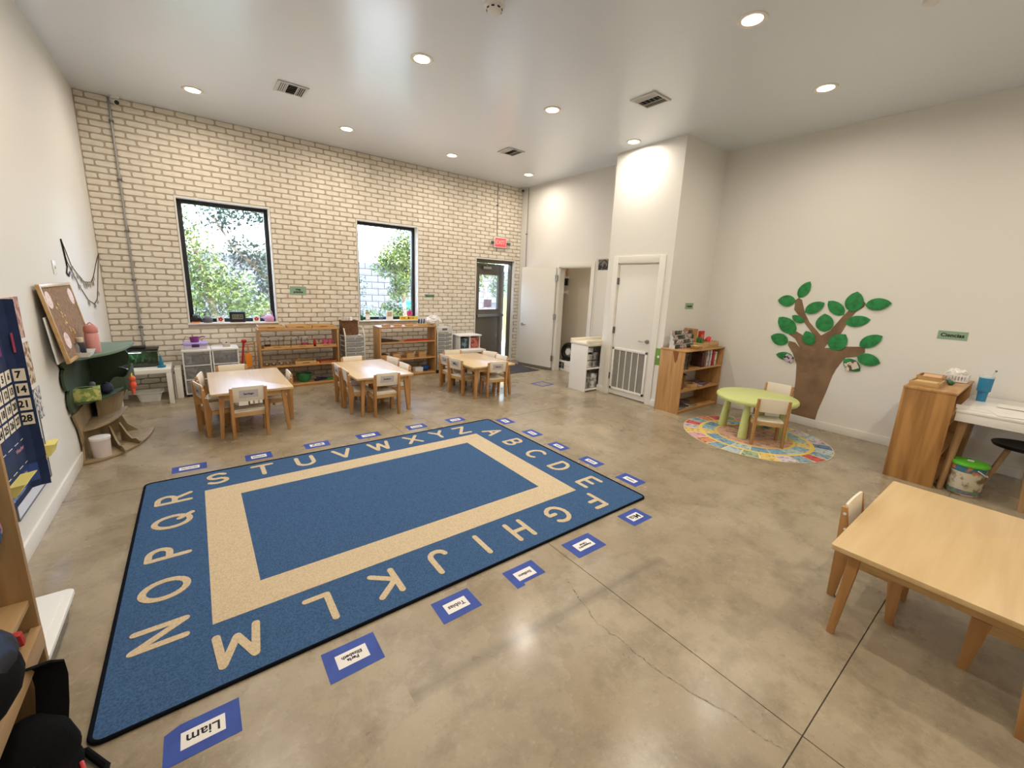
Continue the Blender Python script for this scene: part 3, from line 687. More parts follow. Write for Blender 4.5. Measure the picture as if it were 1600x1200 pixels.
# ------------------------------------------------------------------ blue tape name cards round the rug
CARDS = [(.731, -3.007, .24, .14, 0, 'Fernando', 'leftmost along the window side of the rug'),
         (1.239, -3.036, .21, .15, 0, 'Matteo', 'second from the left along the window side of the rug'),
         (1.745, -3.009, .23, .14, 0, 'Zoé', 'third from the left along the window side of the rug'),
         (2.259, -3.005, .24, .14, 0, 'Isabela', 'fourth along the window side, above the letter W'),
         (2.812, -3.004, .23, .14, 0, 'Luca', 'fifth along the window side, above the letter Y'),
         (3.320, -3.014, .22, .15, 0, 'Amelia', 'nearest the far right corner of the rug'),
         (3.827, -3.362, .17, .20, -PI / 2, 'Julián', 'on the right side of the rug beside the letter A'),
         (3.843, -3.865, .15, .21, -PI / 2, 'Renata', 'on the right side of the rug beside the letter B'),
         (3.829, -4.315, .14, .22, -PI / 2, 'Valeria', 'on the right side of the rug beside the letter C'),
         (3.831, -4.774, .14, .23, -PI / 2, 'Bautista', 'on the right side of the rug beside the letter D'),
         (3.836, -5.230, .155, .22, -PI / 2, 'Catalina', 'on the right side of the rug beside the letter E'),
         (3.356, -5.635, .21, .155, PI, 'Mía', 'next to the near right corner of the rug below the letter F'),
         (2.784, -5.661, .25, .16, PI, 'Alessandro\nOliver', 'with two lines of text below the letters G and H'),
         (2.288, -5.659, .22, .15, PI, 'Emiliano', 'with a notched corner below the letter I'),
         (1.841, -5.647, .22, .155, PI, 'Tobias', 'on the near side of the rug below the letter J'),
         (1.313, -5.650, .23, .165, PI, 'Perla\nElizabeth', 'with two lines of text below the letter L'),
         (.781, -5.660, .227, .152, PI, 'Liam', 'nearest the camera, below the letter M')]
for i, (x, y, w, h, rot, nm, where) in enumerate(CARDS):
    t = thing('name_card', 'blue-taped name card ' + where, 'name card', (x, y, 0), 0, 'taped name cards around the rug')
    w2, h2 = w / 2, h / 2; r = random.Random(i); j = lambda: r.uniform(-.003, .003)
    poly = [(-w2 + j(), -h2 + j()), (w2 + j(), -h2 + j()), (w2 + j(), h2 + j()), (-w2 + j(), h2 + j())]
    if nm == 'Liam': poly = [(-w2, -h2), (w2, -h2), (w2, h2), (-w2 + .045, h2), (-w2, h2 - .02)]
    if nm == 'Emiliano': poly = [(-w2, -h2), (-w2 + .055, -h2), (-w2 + .058, -h2 + .018), (w2, -h2 + .016), (w2, h2), (-w2, h2)]
    MB().prism(poly, .0004, .0012).build('tape', m_tape, t)
    vert = abs(rot + PI / 2) < .01
    pw, ph = (w * .40, h * .56) if vert else (w * .58, h * .46)
    cd = MB().b(-pw / 2, pw / 2, -ph / 2, ph / 2, .0011, .0018).build('paper', m_paper, t)
    tw = ph if vert else pw; th = pw if vert else ph
    ln = nm.split('\n'); sz = min(tw / (max(len(q) for q in ln) * .60), th / len(ln) * .95)
    me = text_mesh(nm, sz, .0008, .0002); me.transform(Matrix.Translation((0, 0, .0021)) @ Matrix.Rotation(rot, 4, 'Z')); put(me, 'lettering', m_ink, cd)
ts = thing('tape_square', 'thin blue tape diamond outline on the floor before the closet', 'floor marking', (5.578, -2.06, 0), .12)
for q in ((-.15, .15, -.14, -.112), (-.15, .15, .112, .14), (-.15, -.122, -.112, .112), (.122, .15, -.112, .112)): MB().b(*q, .0008, .0025).build('tape_strip', m_tape, ts)
dm = thing('door_mat', 'dark grey door mat lying inside the exit door', 'mat', (5.80, -.74, 0))
MB().b(-.49, .49, -.39, .39, .001, .009).build('mat_surface', mat('charcoal_ribbed', (70, 68, 72), .95, bump=(200, .5)), dm, bevel=.003)
MB().b(-.50, -.49, -.40, .40, .001, .007).b(.49, .50, -.40, .40, .001, .007).b(-.49, .49, -.40, -.39, .001, .007).b(-.49, .49, .39, .40, .001, .007).build('mat_edge', m_blackp, dm)

# ------------------------------------------------------------------ tables and chairs
def table(label, cx, cy, lx, ly, h=.482, tm=m_top):
    t = thing('activity_table', label, 'table', (cx, cy, 0), 0, 'birch activity tables')
    a, b = lx / 2, ly / 2
    MB().prism(rrect(a, b, .012, 4), h - .024, h).build('tabletop', tm, t, bevel=.002)
    ia, ib = (a - .065, b - .07) if lx > ly else (a - .075, b - .045)
    for q in ((-ia, ia, -ib, -ib + .018), (-ia, ia, ib - .018, ib)): MB().b(*q, h - .085, h - .024).build('apron', m_wx, t)
    for q in ((-ia, -ia + .018, -ib + .018, ib - .018), (ia - .018, ia, -ib + .018, ib - .018)): MB().b(*q, h - .085, h - .024).build('apron', m_wy, t)
    for sx in (-1, 1):
        for sy in (-1, 1):
            x1, y1 = sx * (ia - .018), sy * (ib - .018); x0, y0 = sx * (ia + .01), sy * (ib + .01); r1, r0 = .024, .015
            MB().add([(x0 - r0, y0 - r0, 0), (x0 + r0, y0 - r0, 0), (x0 + r0, y0 + r0, 0), (x0 - r0, y0 + r0, 0), (x1 - r1, y1 - r1, h - .024), (x1 + r1, y1 - r1, h - .024), (x1 + r1, y1 + r1, h - .024), (x1 - r1, y1 + r1, h - .024)],
                     [(0, 3, 2, 1), (4, 5, 6, 7), (0, 1, 5, 4), (1, 2, 6, 5), (2, 3, 7, 6), (3, 0, 4, 7)]).build('leg', m_beech, t, bevel=.004)
    return t
table('birch table under the left window, with pale bluish reflections', 1.297, -1.841, .733, 1.158, tm=m_topy)
table('birch table in the middle of the window row', 2.706, -1.782, .722, 1.165, tm=m_topy)
table('birch table nearest the exit door', 4.346, -1.817, .752, 1.11, tm=m_topy)
table('large birch table in the right foreground cut off by the frame', 3.86, -7.163, 1.23, .734)

HW = .148
rear = MB().prism([(.000, 0), (.034, 0), (.058, .26), (.030, .40), (.006, .535), (-.018, .535), (-.006, .27)], -.014, .014, 'x').mesh('rear_leg', bevel=.003)
front = MB().prism([(.252, 0), (.284, 0), (.286, .268), (.222, .268)], -.014, .014, 'x').mesh('front_leg', bevel=.003)
srail = MB().b(-.011, .011, .05, .23, .222, .268).mesh('side_rail', bevel=.002)
crail = MB().b(-HW + .014, HW - .014, -.009, .009, .226, .268).mesh('cross_rail', bevel=.002)
seat = MB().b(-HW + .004, HW - .004, .036, .292, .269, .283).mesh('seat', bevel=.005)
bk = MB(); nn = 8
for k in range(nn + 1):
    x = -HW + .012 + (2 * HW - .024) * k / nn; d = .004 * (1 - (2 * k / nn - 1) ** 2)
    for (yy, zz) in ((.012 - d, .385), (.024 - d, .385), (.004 - d, .546), (-.008 - d, .546)): bk.v.append((x, yy, zz))
for k in range(nn):
    a = k * 4; b_ = a + 4
    for q in range(4): bk.f.append((a + q, a + (q + 1) % 4, b_ + (q + 1) % 4, b_ + q))
bk.f += [(3, 2, 1, 0), tuple(nn * 4 + q for q in range(4))]
back = bk.mesh('backrest', bevel=.002)
cap = MB().cyl((0, 0, 0), (.003, 0, 0), .008, n=10).mesh('bolt_cap', smooth=True)
lab_me = MB().b(-.082, .082, -.0012, 0, -.040, .040).mesh('name_label')
m_lab = mat('label_paper', (196, 190, 190), .8); m_seatw = mat('seat_laminate', (234, 226, 210), .35)
for me, m in ((rear, m_beech), (front, m_beech), (srail, m_wy), (crail, m_wx), (seat, m_seatw), (back, m_cream), (cap, m_white), (lab_me, m_lab)): me.materials.append(m)
def chair(x, y, deg, label, group, name=None, torn=False, z=0):
    t = thing('child_chair', label, 'chair', (x, y, z), math.radians(deg), group)
    for s in (-1, 1):
        put(rear, 'rear_leg', None, t, loc=(s * HW, 0, 0)); put(front, 'front_leg', None, t, loc=(s * HW, 0, 0))
        put(srail, 'side_rail', None, t, loc=(s * HW, 0, 0))
        for (yy, zz) in ((.002, .50), (.018, .415)): o = put(cap, 'bolt_cap', None, t, loc=(s * (HW + .0135), yy, zz)); o.rotation_euler = (0, 0, 0 if s > 0 else PI)
    put(crail, 'cross_rail', None, t, loc=(0, .042, 0)); put(crail, 'cross_rail', None, t, loc=(0, .262, 0))
    put(seat, 'seat', None, t); put(back, 'backrest', None, t)
    if name:
        o = put(lab_me, 'name_label', None, t, loc=(0, -.0062, .470)); o.rotation_euler = (.11, 0, 0)
        me = text_mesh(name, .155 / (len(name) * .62 + .8), .0009, .0003); me.transform(frame3((0, -.0016, 0), (1, 0, 0), (0, 0, 1))); put(me, 'lettering', m_ink, o)
    if torn:
        for k, (a, b_) in enumerate(((-.09, -.01), (.005, .03), (.045, .075), (.09, .115))): MB().b(a, b_, -.004, -.003, .352 if k == 0 else .360, .395).build('torn_paper', m_paper, t)
g1, g2, g3 = 'chairs at the left table', 'chairs at the middle table', 'chairs at the table by the door'
chair(1.245, -2.475, 0, 'child chair with torn paper strips on its back, camera side of the left table', g1, 'Santiago', True)
chair(.84, -2.11, -76, 'child chair on the wall side of the left table, nearer the camera', g1, 'Leo')
chair(.862, -1.63, -99, 'child chair on the wall side of the left table, nearer the window', g1)
chair(1.185, -1.195, 180, 'child chair on the window side of the left table, in front of the plastic drawers', g1)
chair(1.705, -1.88, 90, 'child chair on the right side of the left table', g1)
chair(2.68, -2.462, 0, 'child chair with a name label on the camera side of the middle table', g2, 'Emiliano')
chair(2.305, -2.03, -91, 'child chair on the left side of the middle table, nearer the camera', g2)
chair(2.295, -1.69, -91, 'child chair on the left side of the middle table, nearer the window', g2, 'Luca')
chair(3.145, -1.46, 105, 'child chair on the right side of the middle table, nearer the window', g2)
chair(3.105, -1.98, 94, 'child chair on the right side of the middle table, nearer the camera', g2)
chair(2.65, -1.17, 181, 'child chair on the window side of the middle table', g2)
chair(4.364, -2.414, -10, 'child chair with a name label on the camera side of the table by the door', g3, 'Alejandra')
chair(3.918, -1.94, -76, 'child chair on the left side of the table by the door, nearer the camera', g3, 'Mía')
chair(3.932, -1.585, -87, 'child chair on the left side of the table by the door, nearer the window', g3, 'Zoé')
chair(4.80, -1.557, 114, 'child chair on the right side of the table by the door, nearer the window', g3)
chair(4.765, -1.95, 94, 'child chair on the right side of the table by the door, nearer the camera', g3)
chair(4.28, -1.195, 171, 'child chair on the window side of the table by the door', g3)
chair(5.82, -5.56, -56, 'child chair on the camera side of the lime green table', 'chairs at the lime green table', z=.0062)
chair(6.79, -5.25, 93, 'child chair between the lime green table and the paper tree', 'chairs at the lime green table', z=.0062)
chair(3.775, -6.75, 180, 'child chair at the far side of the foreground table with white bolt caps', 'chairs at the foreground table')
chair(3.715, -7.555, 0, 'child chair on the near side under the foreground table, mostly out of frame', 'chairs at the foreground table')

# lime green table on the round play rug
lt = thing('play_table', 'lime green round plastic play table with thick tapered legs', 'table', (6.20, -5.23, .0062))
m_lime = mat('lime_plastic', (200, 208, 132), .38)
MB().lathe([(.001, .405), (.40, .405), (.425, .412), (.435, .430), (.435, .448), (.425, .462), (.40, .466), (.001, .466)], n=48).build('tabletop', m_lime, lt, smooth=True)
for a in (45, 135, 225, 315):
    c, s = (math.cos(math.radians(a + 52)), math.sin(math.radians(a + 52)))
    MB().tube([(c * .335, s * .335, .0), (c * .335, s * .335, .006), (c * .318, s * .318, .20), (c * .30, s * .30, .41)], [.048, .050, .043, .034], 18).build('leg', m_lime, lt, smooth=True)
pr = thing('play_rug', 'round play rug printed with rings of colourful picture squares', 'rug', (6.08, -5.31, 0))
R0 = .775
def ringpoly(r0, r1, a0, a1, k=5):
    return [(r1 * math.cos(a0 + (a1 - a0) * i / k), r1 * math.sin(a0 + (a1 - a0) * i / k)) for i in range(k + 1)] + [(r0 * math.cos(a1 - (a1 - a0) * i / k), r0 * math.sin(a1 - (a1 - a0) * i / k)) for i in range(k + 1)]
MB().prism([(R0 * math.cos(t * PI / 36), R0 * math.sin(t * PI / 36)) for t in range(72)], .001, .005).build('base', mat('play_rug_base', (214, 196, 150), .9), pr)
pal = [(214, 70, 66), (232, 190, 80), (196, 176, 190), (122, 160, 176), (84, 122, 168), (214, 150, 160), (168, 190, 190), (226, 130, 80), (150, 178, 130), (206, 188, 196)]
pal = [tuple(int(.72 * q + .28 * (sum(c) / 3 * .6 + 66)) for q in c) for c in pal]
pm = [mat('print_%d' % i, c, .9, noise=(tuple(int(q * .72) for q in c), 22, 3, .52, .6)) for i, c in enumerate(pal)]
pm2 = [mat('print_b%d' % i, c, .9, noise=(tuple(int(q * .75) for q in c), 26, 3, .52, .6)) for i, c in enumerate([(120, 158, 180), (140, 176, 190), (108, 146, 172), (170, 190, 186), (216, 190, 120)])]
rr = random.Random(5); last = -1
for k in range(26):
    q = rr.randrange(10)
    while q == last: q = rr.randrange(10)
    last = q
    MB().prism(ringpoly(.60, .768, 2 * PI * k / 26 + .012, 2 * PI * (k + 1) / 26 - .012), .004, .0056).build('picture_square', pm[q], pr)
MB().prism(ringpoly(.565, .598, 0, PI, 30), .004, .0058).prism(ringpoly(.565, .598, PI, 2 * PI, 30), .004, .0058).build('yellow_ring', mat('print_yellow', (222, 190, 84), .9), pr)
for k in range(18): MB().prism(ringpoly(.42, .56, 2 * PI * k / 18 + .01, 2 * PI * (k + 1) / 18 - .01), .004, .0056).build('picture_square', pm2[(k * 3 + k // 5) % 5], pr)
MB().prism(ringpoly(.395, .418, 0, PI, 30), .004, .0058).prism(ringpoly(.395, .418, PI, 2 * PI, 30), .004, .0058).build('yellow_ring', MATS['print_yellow'], pr)
MB().prism([(.393 * math.cos(t * PI / 24), .393 * math.sin(t * PI / 24)) for t in range(48)], .004, .0056).build('centre_picture', mat('print_centre', (206, 162, 132), .9, noise=((150, 128, 116), 14, 4, .48, .62)), pr)
# ------------------------------------------------------------------ bookcases
def bookcase(name, label, loc, rz, w, d, h, levels, mats, backed=False, plinth=.02):
    """Local frame: x along the width, y from the open front (0) to the back (d)."""
    mx, mz = mats; t = thing(name, label, 'bookcase', loc, rz); th = .02
    MB().b(-.006, w + .006, -.006, d, h - th, h).build('top_board', mx, t, bevel=.003)
    for x0 in (0, w - th): MB().b(x0, x0 + th, 0, d, 0, h - th).build('side_panel', mz, t, bevel=.002)
    for z in levels: MB().b(th, w - th, .004, d, z - th, z).build('shelf_board', mx, t, bevel=.002)
    MB().b(th, w - th, .012, .03, 0, levels[-1] - th).build('plinth', mx, t)
    if backed: MB().b(th, w - th, d - .008, d, levels[-1], h - th).build('back_panel', mx, t)
    return t
m_sm = (m_sx, m_sz)
bookcase('open_bookcase', 'open oak bookcase under the left window with jars and a green bowl', (1.57, -.46, 0), 0, 1.085, .33, .887, (.605, .338, .045), m_sm)
bookcase('open_bookcase', 'open oak bookcase under the window nearer the exit door, with red rods', (3.30, -.50, 0), 0, 1.035, .33, .882, (.619, .320, .045), m_sm)
bk3 = bookcase('open_bookcase', 'open oak bookcase with books and baskets beside the service door', (6.045, -4.335, 0), 0, 1.07, .365, .885, (.615, .325, .045), m_sm)
bookcase('open_bookcase', 'oak bookcase seen from its grained end panel beside the white desk', (6.07, -6.845, 0), 0, 1.08, .345, .888, (.60, .32, .045), (m_sx, m_cab))
MB().prism([(.175, .862), (.135, .72), (.12, .70), (.10, .75), (.087, .862)], -.0022, .0002, 'x').build('wood_patch', mat('reddish_stain', (140, 80, 40), .5), bk3, label='dark reddish patch')

def tray(label, x, y, z, w, d, h=.035, m=None, group=None, slot=True):
    t = thing('wooden_tray', label, 'tray', (x, y, z), 0, group); m = m or m_wx; k = .009
    MB().b(-w / 2, w / 2, -d / 2, d / 2, 0, .007).build('bottom', m, t)
    for q in ((-d / 2, -d / 2 + k), (d / 2 - k, d / 2)): MB().b(-w / 2, w / 2, *q, .007, h).build('long_side', m, t, bevel=.002)
    for q in ((-w / 2, -w / 2 + k), (w / 2 - k, w / 2)): MB().b(*q, -d / 2 + k, d / 2 - k, .007, h).build('short_side', m, t, bevel=.002)
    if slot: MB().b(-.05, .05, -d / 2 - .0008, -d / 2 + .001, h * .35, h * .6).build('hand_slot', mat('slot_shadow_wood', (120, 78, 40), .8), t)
    return t
def bowl(name, label, x, y, z, r, h, m, cat='bowl', group=None):
    t = thing(name, label, cat, (x, y, z), 0, group)
    MB().lathe([(.001, .004), (r * .6, .0), (r * .66, .004), (r * .92, h * .7), (r, h), (r * .97, h), (r * .88, h * .7), (r * .6, .012), (.001, .012)], n=28).build('body', m, t, smooth=True)
    MB().tube([(r * math.cos(a * PI / 14), r * math.sin(a * PI / 14), h) for a in range(29)], .004, 6).build('rim', m, t, smooth=True)
    return t
def jar(label, x, y, z, r=.045, h=.10, lid=True, content=None, group='jars on the left bookcase'):
    t = thing('glass_jar', label, 'jar', (x, y, z), 0, group)
    MB().lathe([(.001, 0), (r * .95, 0), (r, .006), (r, h * .8), (r * .85, h * .9), (r * .85, h)], n=20).build('glass_body', m_jar, t, smooth=True)
    if lid: MB().lathe([(r * .9, h), (r * .9, h + .012), (.001, h + .012)], n=20).build('lid', m_white, t, smooth=True)
    if content: MB().lathe([(.001, .004), (r * .88, .004), (r * .88, h * .35), (.001, h * .38)], n=16).build('contents', content, t, smooth=True)
m_dkred = mat('dark_red_beans', (110, 40, 36), .7, noise=((70, 26, 24), 60, 2, .4, .6)); m_pink = mat('pink_plastic', (222, 100, 140), .45)
# on the left bookcase
gt = 'wooden trays on the left bookcase'
tray('long wooden tray holding white slips, left end of the left bookcase top', 1.745, -.30, .887, .33, .24, .045, group=gt)
for k in range(3):
    o = MB().box((0, 0, 0), (.09, .06, .012), (0, 0, .2 * k)).build('white_slip', m_paper, bevel=.002); o.location = (1.65 + k * .095, -.30, .902)
    tag(o, 'small white slip in the left tray, %s one' % ['leftmost', 'middle', 'rightmost'][k], 'paper', 'white slips in the tray')
tray('long wooden tray in the middle of the left bookcase top', 2.12, -.30, .887, .325, .24, .045, group=gt)
tray('long wooden tray at the right end of the left bookcase top', 2.455, -.30, .887, .32, .24, .045, group=gt)
tray('wooden tray under three glass jars on the upper shelf of the left bookcase', 1.80, -.33, .605, .34, .20, .03, group=gt)
tray('wooden tray in the middle of the upper shelf of the left bookcase', 2.135, -.33, .605, .31, .20, .03, group=gt)
tray('wooden tray with pink cups on the upper shelf of the left bookcase', 2.48, -.33, .605, .30, .20, .03, group=gt)
jar('lidded glass jar at the left end of the upper shelf', 1.69, -.33, .613, .042, .115, True, m_dkred)
jar('lidded glass jar second from the left on the upper shelf', 1.865, -.33, .613, .040, .115, True, None)
jar('lidded glass jar third from the left on the upper shelf', 2.035, -.33, .613, .044, .125, True, None)
jar('wide lidded glass jar fourth from the left on the upper shelf', 2.185, -.33, .613, .052, .125, True, MATS['pink_plastic'])
rt = thing('red_bottle', 'slim red bottle with a dark foot between the jars and the pink cups', 'bottle', (2.318, -.38, .605))
MB().lathe([(.014, .02), (.02, .03), (.02, .085), (.012, .10), (.012, .115), (.001, .115)], n=14).build('body', m_red, rt, smooth=True); MB().lathe([(.016, 0), (.018, .02), (.001, .02)], n=14).build('foot', m_blackp, rt, smooth=True)
for k, x in enumerate((2.47, 2.55)):
    t = thing('pink_cup', 'pink cup on the upper shelf, ' + ('left' if k == 0 else 'right') + ' of the pair', 'cup', (x, -.34, .613), 0, 'pink cups on the left bookcase')
    MB().lathe([(.001, 0), (.028, 0), (.034, .085), (.030, .085), (.025, .006), (.001, .006)], n=18).build('body', m_pink, t, smooth=True)
    MB().tube([(.031, 0, .02), (.052, 0, .03), (.052, 0, .06), (.033, 0, .07)], .004, 6).build('handle', m_pink, t, smooth=True)
for k, x in enumerate((1.66, 1.75, 1.85, 1.94)):
    t = thing('glass_dish', ['small clear glass dish at the left end of the middle shelf', 'clear glass dish second on the middle shelf', 'clear glass dish third on the middle shelf', 'clear glass dish next to the block tray'][k], 'dish', (x, -.33, .338), 0, 'glass dishes on the left bookcase')
    r = .036; MB().lathe([(.001, 0), (r * .7, 0), (r, .035), (r * .94, .035), (r * .62, .006), (.001, .006)], n=18).build('body', m_jar, t, smooth=True)
    MB().ball((0, 0, .018), .016, (1, 1, .6), 10, 6).build('contents', m_paper, t, smooth=True)
tray('deep wooden tray with a round block on the middle shelf of the left bookcase', 2.17, -.33, .338, .29, .22, .05, group=gt)
o = MB().lathe([(.001, 0), (.03, 0), (.03, .045), (.012, .05), (.012, .07), (.001, .072)], n=18).build('knob_block', m_sz, smooth=True); o.location = (2.07, -.33, .346); tag(o, 'round knobbed wooden block standing in the deep tray', 'block')
fg = thing('small_figure', 'small dark figure with an orange foot on the middle shelf', 'figurine', (2.345, -.40, .338))
MB().lathe([(.001, 0), (.026, 0), (.02, .03), (.001, .035)], n=14).build('foot', m_orange, fg, smooth=True); MB().ball((0, 0, .055), .026, (1, 1, 1.1)).build('body', mat('dark_olive', (70, 66, 50), .6), fg, smooth=True)
tray('reddish wooden tray at the right end of the middle shelf', 2.50, -.33, .338, .24, .22, .03, wood('cedar_x', (186, 112, 72), (160, 88, 52), 'x'), gt)
jar('small grey cup at the right end of the middle shelf', 2.575, -.30, .346, .024, .05, False, None)
bowl('green_bowl', 'deep green bowl on the bottom shelf of the left bookcase', 2.155, -.30, .045, .115, .125, mat('green_plastic', (40, 120, 66), .4))
o = MB().box((0, 0, .012), (.22, .05, .022), (0, 0, .3)).box((.02, .03, .030), (.18, .04, .018), (0, .1, -.3)).build('folded_cloth', mat('navy_cloth', (36, 44, 66), .9), bevel=.006); o.location = (2.40, -.32, .045); tag(o, 'dark navy folded cloth on the bottom shelf', 'cloth')
o = MB().box((0, 0, .014), (.13, .07, .026), (0, 0, -.25)).build('green_cloth', mat('green_cloth', (58, 140, 70), .9), bevel=.008); o.location = (2.555, -.32, .045); tag(o, 'bright green folded cloth at the right end of the bottom shelf', 'cloth')

# on the bookcase nearer the exit door
def knobs(label, x, y, z):
    t = thing('cylinder_block', label, 'toy', (x, y, z), 0, 'knobbed cylinder blocks')
    MB().b(-.07, .07, -.025, .025, 0, .035).build('block', m_wx, t, bevel=.003)
    for k in range(5): MB().lathe([(.005, .034), (.005, .044), (.010, .050), (.008, .060), (.001, .062)], (-.054 + k * .027, 0, 0), 10).build('knob', m_sz, t, smooth=True)
knobs('knobbed cylinder block, leftmost on the bookcase by the exit door', 3.44, -.41, .882); knobs('knobbed cylinder block, second on the bookcase by the exit door', 3.645, -.41, .882); knobs('knobbed cylinder block, third on the bookcase by the exit door', 3.855, -.41, .882)
o = MB().b(-.11, .11, -.07, .07, 0, .003).build('loose_paper', m_paper); o.location = (3.42, -.28, .883); tag(o, 'loose white paper behind the leftmost knobbed block', 'paper')
t = thing('card_holder', 'wooden holder with black and white cards at the right end of the bookcase top', 'card holder', (4.12, -.36, .882))
MB().b(-.08, .08, -.05, .05, 0, .035).build('base', m_wx, t, bevel=.003)
for k in range(6): MB().box((-.06 + k * .024, .0, .07), (.003, .06, .09), (0, .12, 0)).build('card', m_paper if k % 2 else m_ink, t)
bg = bpy.data.meshes.new('bag'); rb = random.Random(3)
mb = MB(); mb.ball((0, 0, .07), .10, (1.45, 1.0, .72), 30, 20)
mb.v = [(x * (1 + rb.uniform(-.25, .16)), y * (1 + rb.uniform(-.25, .16)), max(0, z * (1 + rb.uniform(-.25, .35)))) for x, y, z in mb.v]
o = mb.build('plastic_bag', mat('white_film', (240, 238, 236), .35), loc=(4.36, -.33, .886)); tag(o, 'crumpled white plastic bag on the bookcase corner beside the drawer cart', 'bag')
dm2 = mat('dark_walnut', (62, 40, 30), .5)
t = thing('brown_stair', 'row of dark brown prisms stepping down on the upper shelf', 'toy', (3.335, -.36, .619))
for k in range(8): MB().b(k * .041, k * .041 + .038, -.08, .08, 0, .062 - k * .0065).build('prism', dm2, t, bevel=.002)
for k in range(8):
    o = MB().b(-.25 + k * .02, .25 - k * .02, -.009, .009, 0, .018).build('red_rod', m_red, bevel=.002); o.location = (3.99, -.46 + k * .022, .619)
    tag(o, 'red wooden rod on the upper shelf, %s from the front' % ['first', 'second', 'third', 'fourth', 'fifth', 'sixth', 'seventh', 'last'][k], 'rod', 'red rods on the bookcase')
for k, x in enumerate((3.385, 3.615, 3.87, 4.10)):
    t = thing('wooden_box', 'square wooden box on the middle shelf by the exit door, %s from the left' % ['first', 'second', 'third', 'fourth'][k], 'box', (x, -.36, .32), 0, 'square wooden boxes')
    MB().b(-.07, .07, -.07, .07, 0, .075 + .012 * (k == 3)).build('body', m_wx, t, bevel=.003); MB().b(-.074, .074, -.074, .074, .075 + .012 * (k == 3), .085 + .012 * (k == 3)).build('lid', m_dkred if k == 0 else m_sx, t, bevel=.003)
tray('flat wooden tray on the bottom shelf by the exit door', 3.85, -.33, .045, .30, .22, .02)
t = thing('white_box', 'small white box on the bottom shelf by the exit door', 'box', (4.03, -.38, .046)); MB().b(-.075, .075, -.06, .06, 0, .07).build('body', m_white, t, bevel=.006); MB().b(-.078, .078, -.063, .063, .07, .082).build('lid', m_white, t, bevel=.004)
mb = MB(); mb.ball((0, 0, .05), .09, (1.0, .8, .62), 18, 12); mb.v = [(x * (1 + rb.uniform(-.1, .1)), y * (1 + rb.uniform(-.1, .1)), max(0, z)) for x, y, z in mb.v]
o = mb.build('blue_cloth', mat('royal_blue_cloth', (30, 72, 140), .9), smooth=True, loc=(4.19, -.33, .046)); tag(o, 'bunched royal blue cloth on the bottom shelf by the exit door', 'cloth')

# window sill objects
SZ = .952; SY = .045
def can(label, x, m, s=1.0):
    t = thing('watering_can', label, 'watering can', (x, SY, SZ))
    MB().lathe([(.001, 0), (.048 * s, 0), (.056 * s, .01), (.058 * s, .06 * s), (.042 * s, .09 * s), (.03 * s, .095 * s), (.001, .095 * s)], n=22).build('body', m, t, smooth=True)
    MB().tube([(-.05 * s, 0, .03), (-.085 * s, 0, .07 * s), (-.095 * s, 0, .105 * s)], [.012, .009, .007], 10).build('spout', m, t, smooth=True)
    MB().tube([(.04 * s * math.cos(a * PI / 8), 0, .09 * s + .075 * s * math.sin(a * PI / 8)) for a in range(9)], .006, 8).build('handle', m, t, smooth=True)
t = thing('dark_pot', 'dark pot with an orange foot at the left end of the left sill', 'pot', (.885, SY, SZ)); MB().lathe([(.001, 0), (.048, 0), (.050, .018), (.001, .018)], n=20).build('foot', m_orange, t, smooth=True); MB().lathe([(.046, .018), (.05, .06), (.04, .085), (.034, .085), (.03, .03), (.001, .03)], n=20).build('body', m_blackp, t, smooth=True); MB().ball((0, 0, .10), .032, (1, 1, .8)).build('plant', mat('muted_green', (96, 120, 98), .7), t, smooth=True)
can('grey watering can with a tall handle on the left sill', 1.02, mat('slate_grey', (92, 96, 104), .5)); can('pink watering can at the right end of the left sill', 1.785, mat('orchid_pink', (214, 160, 200), .5), 1.1)
for k, x in enumerate((1.17, 1.615)):
    t = thing('flower_tile', 'white tile with a red flower on the left sill, ' + ('left' if k == 0 else 'right') + ' of the clock', 'tile', (x, SY, SZ), 0, 'red flower tiles')
    MB().b(-.045, .045, -.008, .008, 0, .088).build('tile', m_white, t, bevel=.003)
    fl = MB()
    for q in range(5):
        a = q * 2 * PI / 5 + k * .4; fl.ball((.018 * math.cos(a), -.0085, .045 + .018 * math.sin(a)), .013, (1, .15, 1), 8, 6)
    fl.build('flower', m_red, t, smooth=True)
t = thing('desk_clock', 'black digital clock in the middle of the left sill', 'clock', (1.378, SY, SZ)); MB().b(-.10, .10, -.022, .022, 0, .155).build('case', m_blackp, t, bevel=.012)
scn = MB().b(-.068, .068, -.0235, -.021, .045, .115).build('screen', mat('lcd_grey', (120, 124, 112), .35), t); lettering('11:32', .055, m_ink, scn, frame3((0, -.0242, .08), (1, 0, 0), (0, 0, 1)), .001)
t = thing('moss_ball', 'round dark green plant at the left end of the right sill', 'plant', (3.18, SY, SZ)); MB().ball((0, 0, .045), .042).build('foliage', mat('moss_green', (44, 100, 60), .9, bump=(60, .8)), t, smooth=True); MB().lathe([(.001, 0), (.025, 0), (.03, .015), (.001, .015)], n=14).build('pot', m_black, t)
t = thing('photo_stand', 'small wooden stand with a white card on the right sill', 'card stand', (3.285, SY, SZ)); MB().box((0, 0, .06), (.075, .006, .12), (-.15, 0, .2)).build('card', m_paper, t); MB().box((0, .0, .125), (.08, .012, .03), (-.15, 0, .2)).build('clip', m_sx, t); MB().b(-.04, .04, -.02, .02, 0, .01).build('base', m_sx, t)
jar('low clear glass on the right sill', 3.515, SY, SZ, .034, .05, False, None, 'sill glass')
